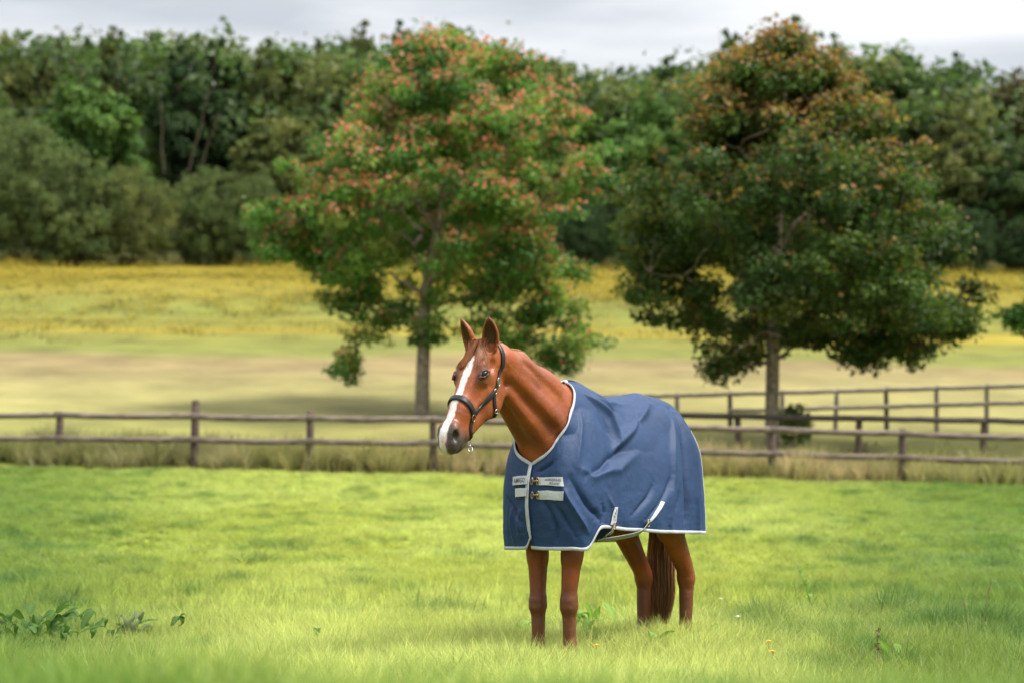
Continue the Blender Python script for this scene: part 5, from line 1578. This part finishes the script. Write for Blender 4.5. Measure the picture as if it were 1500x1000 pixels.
def dock(label, px, d, kind, n, size, grp, seed, stand=0.10):
    rr = random.Random(seed); p = at(px, d)
    o = empty('dock_plant', p); tag(o, label, 'weed', grp)
    for i in range(n):
        q = link('leaf', DL[kind][rr.randrange(len(DL[kind]))], parent=o)
        a = i * 2.4 + rr.random(); s = size * rr.uniform(.7, 1.2)
        rd = (0.05 if n < 12 else 0.22) * rr.uniform(.3, 1); q.location = (rd * math.cos(a) * 1.4, rd * math.sin(a), stand * rr.uniform(.4, 1.2))
        q.rotation_euler = (rr.gauss(0, .25), rr.gauss(-0.15, .3), a); q.scale = (s, s, s)
gd = 'docks growing in the paddock grass'
dock('dark green dock clump cut off by the left edge of the grass', 15, 11.8, 'dark', 24, 0.66, gd, 1, .20)
dock('tall dark green dock clump beside the left edge of the paddock', 48, 12.3, 'dark', 26, 0.70, gd, 2, .22)
dock('low dark dock in the grass between the tall clump and the wilted dock', 105, 11.7, 'dark', 18, 0.52, gd, 3, .19)
dock('wilted dock with curled greyish leaves at the left of the paddock', 192, 12.2, 'wilted', 11, 0.52, gd, 4, .20)
dock('small dock at the right end of the left weed patch', 248, 12.2, 'dark', 8, 0.60, gd, 5, .20)
dock('dark low dock under the tall clump in the lower left grass', 68, 11.1, 'dark', 18, 0.52, gd, 6, .20)
dock('grey green dock with rounded leaves growing at the hind hooves', 948, 11.0, 'pale', 9, 0.53, gd, 7, .17)
dock('tall pale dock with upright leaves between the fore and hind legs', 872, 12.8, 'pale', 10, 0.74, gd, 8, .17)
dock('bright green dock just right of the fore legs', 848, 11.9, 'pale', 8, 0.62, gd, 9, .17)
dock('pale dock close behind the hind legs under the belly', 905, 12.4, 'pale', 7, 0.59, gd, 10, .17)
dock('dock with one raised pointed leaf left of the fore legs', 752, 12.2, 'pale', 5, 0.59, gd, 11, .18)
dock('dark small dock in the grass left of the horse, alone', 462, 11.3, 'dark', 5, 0.43, gd, 12, .15)
dock('small bright dock right of the hind legs', 1024, 11.6, 'pale', 6, 0.43, gd, 13, .15)
dock('low green dock in the grass at lower right', 1315, 10.5, 'pale', 5, 0.40, gd, 14, .15)

m_stem = simple_mat('green_stem', (0.13, 0.19, 0.045), 0.6); m_brown = simple_mat('dry_seed', (0.13, 0.075, 0.03), 0.8); m_dry = simple_mat('dry_stalk', (0.15, 0.13, 0.05), 0.8)
m_yel = simple_mat('yellow_petals', (0.75, 0.40, 0.03), 0.6); m_white = simple_mat('white_petals', (0.75, 0.73, 0.68), 0.6)
def stalk(name, label, cat, px, d, h, kind, grp=None, seed=0, lean=0.05):
    rr = random.Random(seed); p = at(px, d); o = empty(name, p); tag(o, label, cat, grp)
    P = [(lean * h * t * t, 0, h * t) for t in np.linspace(0, 1, 6)]
    V, F = tube(P, np.linspace(.0045, .002, 6), 5); link('stem', mesh_np('stem', V, F), m_dry if kind == 'dry' else m_stem, o)
    A = Acc()
    if kind in ('seed', 'dry'):
        for i in range(60):
            t = rr.uniform(.45, 1) if kind == 'seed' else rr.uniform(.8, 1)
            w_ = .006 if kind == 'seed' else .003
            V, F = ball((lean * h * t * t + rr.gauss(0, w_), rr.gauss(0, w_), h * t), (w_ * .6, w_ * .6, w_), None, 5, 3); A.add(V, F)
        link('seed_head', A.mesh('seed_head'), m_brown if kind == 'seed' else m_dry, o)
    elif kind == 'twig':
        for b_, sg in ((.45, 1), (.62, -1)):
            V, F = tube([(lean * h * b_ * b_, 0, h * b_), (lean * h * b_ * b_ + .03 * sg, 0, h * (b_ + .22)), (lean * h * b_ * b_ + .05 * sg, .01, h * (b_ + .36))], [.003, .002, .001], 4); A.add(V, F)
        link('fork', A.mesh('fork'), m_dry, o)
    elif kind == 'leafy':
        for i in range(9):
            q = link('leaf', DL['pale'][i % 3], parent=o); t = .35 + .07 * i
            q.location = (lean * h * t * t, 0, h * t); q.rotation_euler = (0, -0.6, i * 2.4); q.scale = (.45 - .03 * i,) * 3
    else:
        for i in range(10):
            a = i * 0.628
            V = np.array([(0, 0, 0), (.016 * math.cos(a - .3), .016 * math.sin(a - .3), .004), (.024 * math.cos(a), .024 * math.sin(a), .006), (.016 * math.cos(a + .3), .016 * math.sin(a + .3), .004)]) + np.array(P[-1])
            A.add(V, [(0, 1, 2, 3)])
        V, F = ball(np.array(P[-1]) + np.array((0, 0, .003)), (.009, .009, .007), None, 8, 5); A.add(V, F)
        link('flower_head', A.mesh('flower_head'), m_yel if kind == 'yellow' else m_white, o)
stalk('leafy_stalk', 'tall pale green leafy stalk standing alone in the grass right of the horse', 'weed', 1192, 13.5, .52, 'leafy', None, 1, -.25)
stalk('dock_spike', 'rusty brown dock seed spike in the lower right grass', 'weed', 1283, 10.2, .30, 'seed', None, 2)
stalk('grass_stalk', 'tallest dark seeding grass stalk near the right edge of the paddock', 'grass stalk', 1436, 11.8, .52, 'dry', 'seeding grass stalks', 3, .15)
stalk('grass_stalk', 'thin seeding grass stalk left of the tallest one at the right edge', 'grass stalk', 1421, 11.5, .40, 'dry', 'seeding grass stalks', 4, -.1)
stalk('dry_twig', 'reddish dry forked twig in the lower left grass', 'twig', 152, 9.7, .30, 'twig', None, 6, .2)
stalk('dandelion', 'orange yellow dandelion in the grass right under the fore legs', 'flower', 871, 10.3, .20, 'yellow', 'yellow flowers in the paddock grass', 7)
stalk('dandelion', 'yellow dandelion in the grass right of the horse, upper one of two', 'flower', 1124, 10.6, .20, 'yellow', 'yellow flowers in the paddock grass', 8)
stalk('dandelion', 'yellow dandelion in the grass right of the horse, lower one of two', 'flower', 1129, 10.0, .19, 'yellow', 'yellow flowers in the paddock grass', 9)
stalk('daisy', 'small white flower in the grass right of the hind legs, nearer the horse', 'flower', 1054, 14.0, .22, 'white', 'white flowers in the paddock grass', 10)
stalk('daisy', 'small white flower in the grass right of the hind legs, farther from the horse', 'flower', 1078, 12.2, .24, 'white', 'white flowers in the paddock grass', 11)
